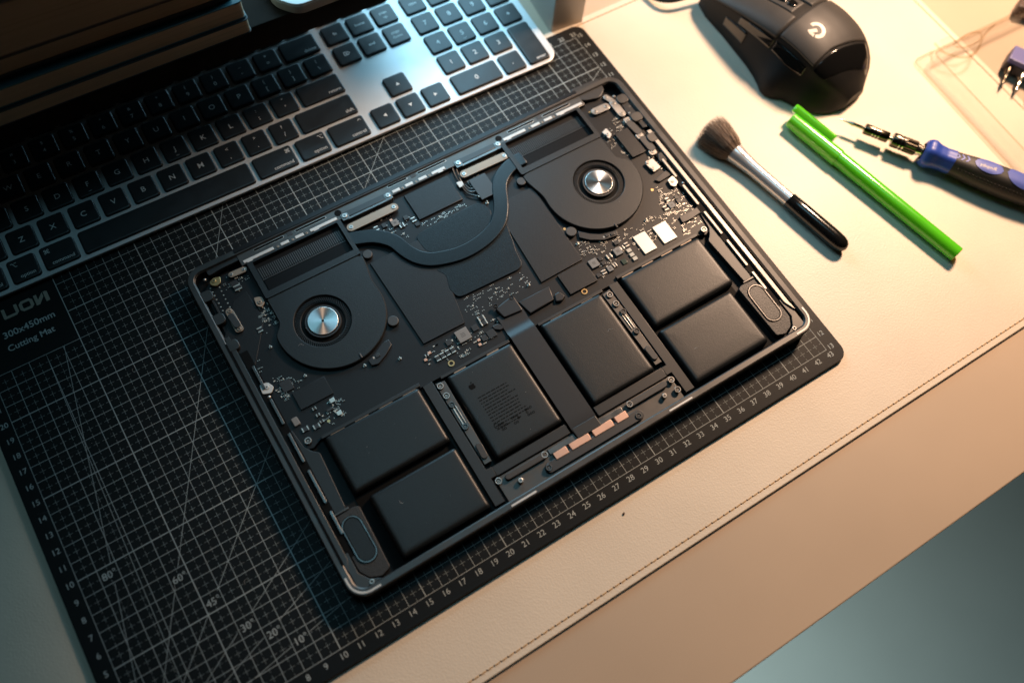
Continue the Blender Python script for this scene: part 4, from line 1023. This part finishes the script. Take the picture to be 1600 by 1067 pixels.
# wheel and the two small keys behind it
wp = Vector(msurf_s(9.6, 0)); b = MB(MT @ Matrix.Translation((wp.x, 0, wp.z - .35)) @ Matrix.Rotation(math.radians(90), 4, 'Z'))
b.lathe([(-.42, .0), (-.42, .85), (-.34, 1.0), (.34, 1.0), (.42, .85), (.42, 0)], 30); b.build('scroll_wheel', m_mgloss, mo)
for u in (7.15, 7.9):
    p = msurf_s(u, 0.0); b = MB(MT @ Matrix.Translation((p[0], p[1], p[2])))
    b.prism(rrect(-.33, .33, -.28, .28, .2, 4), -.1, .16, .08, 3); b.build('small_key', m_mgloss, mo)
# round mark on the palm shell: open ring with a tongue
b = MB(MT); cu, ct = 4.5, -.09
def mk(du, dv): p = msurf_s(cu + du, ct + dv / 7.0, .125); return p
arc_o = [(.62 * math.cos(math.radians(a)), .62 * math.sin(math.radians(a))) for a in range(60, 301, 12)]; arc_i = [(.36 * math.cos(math.radians(a)), .36 * math.sin(math.radians(a))) for a in range(60, 301, 12)]
def rot(p): a = math.radians(-60); return (p[0] * math.cos(a) - p[1] * math.sin(a), p[0] * math.sin(a) + p[1] * math.cos(a))
for k in range(len(arc_o) - 1): b.add([mk(*rot(q)) for q in (arc_o[k], arc_o[k + 1], arc_i[k + 1], arc_i[k])], [(0, 1, 2, 3)])
b.add([mk(*rot(q)) for q in ((-.02, .12), (.62, .12), (.62, -.14), (.24, -.14), (-.02, -.14))], [(0, 1, 2, 3, 4)])
b.add([mk(*rot(q)) for q in ((.36, -.12), (.62, -.12), (.42, -.46), (.24, -.28))], [(0, 1, 2, 3)])
b.build('round_mark', m_mlogo, mo, smooth=0)
b = MB(); c0 = MT @ Vector((13.0, .8, 1.3)); b.tube(spline([tuple(c0), (50.9, 27.2, .5), (49.9, 29.2, 0), (49.4, 33, -.2), (48, 38, -.3)], 8), .17, 8)
b.build('cable', m_mbody, mo)

# ================================================================== cosmetic brush
m_bblack = mat('lacquer_black', (0.008, 0.008, 0.008), 0.16, coat=0.3)
m_chrome = mat('ferrule_chrome', (0.80, 0.76, 0.74), 0.20, 0.55, rvar=0.03)
m_hair = mat('hair_brown', (0.15, 0.10, 0.072), 0.7)
m_hair2 = mat('hair_light', (0.36, 0.27, 0.20), 0.7)
def axis_frame(p, q, z, zq=None):
    P = Vector((*p, z)); Q = Vector((*q, z if zq is None else zq)); d = (Q - P)
    return Matrix.Translation(P) @ d.to_track_quat('X', 'Z').to_matrix().to_4x4(), d.length
pa, pb_ = (46.30, 16.75), (48.62, 4.75)
BT, BL = axis_frame(pa, pb_, PADZ + .62, PADZ + .56)
br = thing('brush', (47.4, 11, PADZ), 'soft brown-haired brush with silver ferrule and black handle', 'brush')
f0, f1 = 2.55, 7.35
b = MB(BT); b.lathe([(f0 - .12, .0), (f0 - .12, .66), (f0, .68), (f0 + .5, .60), (f0 + 1.6, .50), (f1, .46), (f1 + .02, .42)], 32); b.build('ferrule', m_chrome, br)
b = MB(BT); b.lathe([(f1, .3), (f1, .49), (f1 + .06, .52), (f1 + 1.2, .545), (BL - 1.2, .56), (BL - .6, .53), (BL - .3, .45), (BL - .1, .29), (BL - .02, .12), (BL, 0)], 32); b.build('handle', m_bblack, br)
b = MB(BT); rnd = random.Random(3)
for k in range(3600):
    a = rnd.uniform(0, 2 * math.pi); rr = math.sqrt(rnd.random()); r0 = .58 * rr; flare = 1.32 + .12 * rnd.random()
    tipx = .05 + 1.0 * rr ** 4 * .30 + rnd.uniform(-.22, .30); r1 = min(1.36, r0 * flare * 1.72) + rnd.uniform(-.08, .13)
    mid = (f0 + tipx) / 2; rm = r0 * 1.62 + .03
    da = rnd.uniform(-.2, .2); ww = rnd.uniform(.009, .016); b.mi(0 if rnd.random() < .7 else 1)
    pts = [(f0 + .1, r0, a), (mid + .5, rm, a + da * .3), (mid - .4, (rm + r1) / 2 * 1.04, a + da * .7), (tipx, r1 * .97, a + da)]
    P = [Vector((u, r * math.cos(t), r * math.sin(t) - (.0 if r * math.sin(t) > -.57 else 0))) for u, r, t in pts]
    P = [Vector((p.x, p.y, max(p.z, -.60))) for p in P]
    side = Vector((0, -math.sin(a), math.cos(a)))
    vs_ = []
    for i, p in enumerate(P): w_ = ww * (1 - .7 * i / 3); vs_ += [tuple(p - side * w_), tuple(p + side * w_)]
    b.add(vs_, [(0, 1, 3, 2), (2, 3, 5, 4), (4, 5, 7, 6)])
b.build('bristles', [m_hair, m_hair2], br, smooth=0, props={'kind': 'stuff'})
b = MB(BT); b.lathe([(.85, 0), (.9, .55), (1.1, .88), (1.5, .86), (2.0, .74), (f0, .58)], 18); b.build('bristle_core', m_hair, br)

# ================================================================== green pen
m_pen = mat('pen_green', (0.10, 0.62, 0.012), 0.22, coat=0.5, rvar=0.04)
m_pen2 = mat('pen_cap_green', (0.13, 0.66, 0.02), 0.20, coat=0.5)
m_pend = mat('pen_end_yellow', (0.62, 0.55, 0.10), 0.4)
PT_, PL = axis_frame((51.95, 14.55), (54.75, .78), PADZ + .62, PADZ + .55)
pn = thing('pen', (53.4, 7.5, PADZ), 'bright green felt pen with its cap on, lying on the cream pad', 'pen')
b = MB(PT_); b.lathe([(3.8, .45), (3.8, .525), (3.9, .54), (PL - .12, .52), (PL, .505), (PL, .45)], 32); b.build('barrel', m_pen, pn)
b = MB(PT_); b.lathe([(PL - .01, .49), (PL + .03, .48), (PL + .03, 0)], 24); b.build('end_plug', m_pend, pn)
b = MB(PT_); b.lathe([(0, .0), (0, .50), (.05, .545), (4.0, .60), (4.18, .595), (4.2, .53)], 32); b.build('cap', m_pen2, pn)
# clip: a flat-backed lobe along the cap, turned up and to the right
b = MB(PT_ @ Matrix.Rotation(math.radians(-58), 4, 'X'))
sec = lambda k: [(-.30 * k, .45), (.30 * k, .45), (.38 * k, .66), (.36 * k, .88 * (.9 + .1 * k)), (.16 * k, 1.04 * (.92 + .08 * k)), (-.16 * k, 1.04 * (.92 + .08 * k)), (-.36 * k, .88), (-.38 * k, .66)]
b.rings([[(u, y, z) for y, z in sec(k)] for u, k in ((-.35, .80), (-.30, .92), (-.1, 1), (3.0, 1), (3.1, .94), (3.13, .8))], cap0=True, cap1=True); b.build('clip', m_pen2, pn)

# ================================================================== screwdriver
m_blue = mat('driver_blue', (0.03, 0.075, 0.42), 0.38, rvar=0.05)
m_bluepale = mat('driver_blue_pale', (0.09, 0.13, 0.46), 0.45)
m_dgrip = mat('driver_grip', (0.030, 0.027, 0.024), 0.55, bump=0.1, bscale=1500)
m_gun = mat('gunmetal', (0.12, 0.10, 0.075), 0.22, 1.0)
m_sil = mat('driver_silver', (0.82, 0.76, 0.66), 0.16, 1.0)
DT, DL = axis_frame((54.78, 12.78), (62.35, 1.25), PADZ + .92, PADZ + 1.0)
sd = thing('screwdriver', (59, 6, PADZ), 'precision screwdriver with dark chuck and blue and black handle', 'screwdriver')
b = MB(DT); b.lathe([(-.05, 0), (0, .05), (.5, .07), (.75, .12), (.95, .16), (1.0, .13), (1.9, .13)], 16); b.build('bit', m_sil, sd)
b = MB(DT); b.lathe([(1.75, .12), (1.75, .34), (1.80, .37), (2.3, .37), (2.33, .32), (2.39, .32), (2.42, .37), (2.52, .37), (2.55, .32), (2.61, .32), (2.64, .37), (2.74, .37), (2.77, .32), (2.83, .32), (2.86, .37), (3.4, .37), (3.45, .33), (3.45, .12)], 30); b.build('bit_holder', m_gun, sd)
for u in (2.36, 2.58, 2.80): MB(DT).lathe([(u - .03, .3), (u - .03, .345), (u + .03, .345), (u + .03, .3)], 30).build('ring', m_sil, sd)
b = MB(DT); b.lathe([(3.4, .17), (3.75, .17)], 16); b.build('neck', m_sil, sd)
b = MB(DT); b.lathe([(3.7, .15), (3.72, .46), (3.8, .50), (4.2, .50), (4.24, .44), (4.32, .44), (4.36, .50), (4.45, .50), (4.48, .44), (4.54, .44), (4.58, .50)], 30)
b.build('chuck', m_gun, sd)
for u in (4.28, 4.51): MB(DT).lathe([(u - .04, .42), (u - .04, .47), (u + .04, .47), (u + .04, .42)], 30).build('ring', m_sil, sd)
b = MB(DT); n = 40
R = []
for u in (4.58, 4.66, 5.35, 5.42): R.append([(u, (.5 if j % 2 and u not in (4.58, 5.42) else .47) * math.cos(2 * math.pi * j / n), (.5 if j % 2 and u not in (4.58, 5.42) else .47) * math.sin(2 * math.pi * j / n)) for j in range(n)])
b.rings(R); b.build('knurl', m_gun, sd, smooth=10)
b = MB(DT); b.lathe([(5.4, .34), (5.44, .40), (5.62, .40), (5.66, .34), (5.74, .34), (5.78, .42), (5.95, .42), (5.95, .2)], 24); b.build('ferrule', m_sil, sd)
def handle_r(u):
    tab = [(5.85, .55), (5.95, .80), (6.15, .92), (6.45, .93), (6.8, .80), (7.3, .74), (8.2, .80), (9.4, .92), (10.6, .98), (12, .98), (13.6, .9), (14, .6)]
    return lerp_tab(tab, u)
def handle_part(name, ma, u0, u1, a0, a1, lift, nu=20, na=24, full=False, lobes=.0):
    b = MB(DT); rows = []
    for i in range(nu + 1):
        u = u0 + (u1 - u0) * i / nu; row = []
        for j in range(na + 1):
            a = math.radians(a0 + (a1 - a0) * j / na); r = handle_r(u) * (1 + lobes * math.cos(6 * a)) + (lift if full or not (i in (0, nu) or j in (0, na)) else -.03)
            row.append((u, r * math.cos(a), r * math.sin(a)))
        rows.append(row)
    b.grid(rows); return b.build(name, ma, sd, smooth=60)
handle_part('handle_core', m_dgrip, 5.85, 14, 0, 360, 0, 40, 48, True, .03)
handle_part('collar', m_blue, 5.86, 7.9, 0, 360, .03, 20, 48, True, .045)
# pale inlays on the upper side (angle 90 is straight up, larger angles turn to the left of the tip-to-end axis)
up = 90
def inlay(name, ma, u0, u1, ac, da, lift=.035):
    b = MB(DT); rows = []
    for i in range(15):
        f = i / 14; u = u0 + (u1 - u0) * f; hw = da * math.sqrt(max(0.0, 1 - (2 * f - 1) ** 2)) + .5; row = []
        for j in range(9):
            a = math.radians(ac - hw + 2 * hw * j / 8); r = handle_r(u) * (1 + .03 * math.cos(6 * a)) + lift
            row.append((u, r * math.cos(a), r * math.sin(a)))
        rows.append(row)
    b.grid(rows); return b.build(name, ma, sd, smooth=60)
o_in = inlay('inlay', m_bluepale, 9.05, 10.95, up, 30); inlay('inlay', m_bluepale, 11.2, 13.8, up - 5, 44)
for k in range(3):
    b = MB(DT)
    for s_ in (-1, 1):
        rows = []
        for i in range(5):
            a = math.radians(up + s_ * 16 * i / 4); u = 8.0 + k * .32 - .16 * i / 4
            rows.append([(uu, (handle_r(uu) * (1 + .03 * math.cos(6 * a)) + .03) * math.cos(a), (handle_r(uu) * (1 + .03 * math.cos(6 * a)) + .03) * math.sin(a)) for uu in (u, u + .13)])
        b.grid(rows)
    b.build('chevron', m_bluepale, sd)
b = MB(DT)
for i in range(22):
    for r_ in range(2):
        u = 8.3 + i * .25; a = math.radians(up + 58 + r_ * 9); r = handle_r(u) + .012; b.sphere((u, r * math.cos(a), r * math.sin(a)), .04, 6)
b.build('grip_dots', m_dgrip, sd, props={'kind': 'stuff'})
b = MB(DT); vs_, fs_ = glyphs('kipilong', 'CENTER', .01)
def wrap(vx, vy):
    u = 9.95 + vx * .34; a = math.radians(up + 2) + vy * .34 / handle_r(u); r = handle_r(u) * (1 + .03 * math.cos(6 * a)) + .042; return (u, r * math.cos(a), r * math.sin(a))
b.add([wrap(*v) for v in vs_], fs_); b.build('lettering', m_mlogo, o_in, smooth=0)

# ================================================================== clear plastic case and the bits in it
m_clear = clear_plastic('clear_plastic', (0.997, 0.994, 0.988))
m_clear_edge = clear_plastic('clear_plastic_edge', (0.965, 0.93, 0.87), .08)
cs = thing('plastic_case', (69, 9, PADZ), 'clear plastic tool case lid lying at the pad corner', 'case')
CT = Matrix.Translation((63.75, 14.45, PADZ)) @ Matrix.Rotation(math.radians(-2.0), 4, 'Z')
L_, Wd = 16.0, 13.5
def cring(off, z, r=.5): return [(x, y, z) for x, y in rrect(off, L_ - off, -Wd + off, -off, max(.1, r - off * .2), 5)]
b = MB(CT); b.rings([cring(0, .01), cring(0, .20), cring(.16, .22), cring(.18, .10), cring(.5, .09)], cap0=False, cap1=True); b.build('tray', m_clear, cs)
b = MB(CT); b.rings([cring(.62, .10), cring(.66, 1.25), cring(.78, 1.3), cring(.84, 1.22), cring(.86, .12)], cap1=False); b.build('inner_wall', m_clear, cs)
b = MB(CT)
for off, z in ((0, .21), (.66, 1.29)):
    q = cring(off, z); b.tube(q + [q[0]], .05, 6, False)
b.build('rolled_edge', m_clear_edge, cs)
# latch: a bent tongue with a loop
b = MB(CT); b.tube(spline([(2.2, .35, .5), (1.6, -.9, 1.1), (2.4, -1.9, 1.2), (3.6, -2.0, 1.2), (5.2, -1.1, 1.3), (6.6, -.7, 1.3)], 8), .09, 8); b.tube(spline([(2.6, -.7, 1.2), (4.0, -.5, 1.35), (5.0, -.75, 1.35), (4.6, -1.3, 1.35), (3.2, -1.35, 1.3), (2.6, -.9, 1.2)], 8), .08, 8)
b.build('latch', m_clear_edge, cs)
b = MB(CT); b.prism(roundpoly([(1.9, .15), (3.2, .15), (3.2, -1.7), (1.9, -1.7)], .4), .9, 1.1, .05); b.build('latch_plate', m_clear, cs)

m_hold = mat('holder_blue', (0.13, 0.13, 0.33), 0.45); m_hold2 = mat('holder_dark', (0.02, 0.02, 0.03), 0.5)
bh = thing('bit_holder', (68.6, 9.2, PADZ), 'small blue block holding steel screwdriver bits, at the photo\'s right border', 'bit holder')
hx, hy = 69.1, 10.7
HT_ = Matrix.Translation((hx, hy, PADZ + .12)) @ Matrix.Rotation(math.radians(-63), 4, 'Z')
b = MB(HT_); b.mi(1).box(0, 5.2, 0, 1.5, .0, .75, 0, .05); b.mi(0).box(.03, 5.17, .03, 1.47, .75, 1.15, .05, .06); b.build('block', [m_hold, m_hold2], bh)
for k in range(5):
    T2 = HT_ @ Matrix.Translation((.45 + k * 1.02, .1, .45)) @ Matrix.Rotation(math.radians(-90), 4, 'Z')
    b = MB(T2); b.lathe([(-.1, .22), (.75, .22), (.85, .14), (1.5, .12), (1.75, .08), (2.05, .02), (2.07, 0)], 10); b.build('bit', m_sil if k else m_gun, bh)
m_clip = mat('tweezer_brown', (0.10, 0.07, 0.06), 0.4)
tp = W(1590, 12, .6)
b = MB(Matrix.Translation((tp[0], tp[1], PADZ + .12)) @ Matrix.Rotation(math.radians(-50), 4, 'Z')); b.prism(roundpoly([(0, 0), (2.6, .2), (3.6, .9), (3.4, 1.5), (.2, 1.3)], .3), 0, .9, .15, 3)
b.cyl(.9, .7, .35, .85, 1.0, .04)
tag(b.build('extension_adapter', m_clip, origin=(tp[0] + 1, tp[1], PADZ + .12)), 'dark brown tool adapter at the photo\'s upper right corner', 'adapter')

# a crumb on the pad
m_crumb = mat('crumb', (0.05, 0.03, 0.02), 0.8); x, y = W(974, 803, PADZ)
b = MB(); b.sphere((x, y, PADZ + .04), .07, 8, .6); b.sphere((x + .06, y + .03, PADZ + .04), .05, 8, .6)
tag(b.build('crumb', m_crumb, origin=(x, y, PADZ)), 'tiny dark crumb on the cream pad below the ruler', 'crumb')

# dust and lint lying on the mat, the laptop and the pad
m_dust = mat('dust_grey', (0.45, 0.44, 0.42), 0.9)
b = MB(); rnd = random.Random(21)
for k in range(170):
    if k < 60: x, y, z = rnd.uniform(14.4, 40), rnd.uniform(2.4, 9.8), 1.215
    elif k < 130: x, y, z = rnd.uniform(-.8, 11.4), rnd.uniform(0, 26), .006
    else: x, y, z = rnd.uniform(15.6, 39), rnd.uniform(14.2, 18.8), 1.205
    if z > 1.2 and not any(c[0] + .3 < x < c[1] - .3 and c[2] + .3 < y < c[3] - .3 for c in cells + [(15.2, 20.4, 14.2, 18.8, 0, 0), (34.0, 39.2, 14.2, 18.8, 0, 0)]): continue
    r = rnd.uniform(.006, .016)
    if rnd.random() < .85: b.sphere((x, y, z + r * .4), r, 6, .6)
    else:
        a = rnd.uniform(0, 6.28); l = rnd.uniform(.08, .22); b.tube(spline([(x, y, z + .01), (x + l * math.cos(a), y + l * math.sin(a), z + .012), (x + l * 1.7 * math.cos(a + .5), y + l * 1.7 * math.sin(a + .5), z + .01)], 4), .006, 4)
b.build('dust', m_dust, props={'kind': 'stuff', 'label': 'fine dust and lint specks on the mat and batteries'})
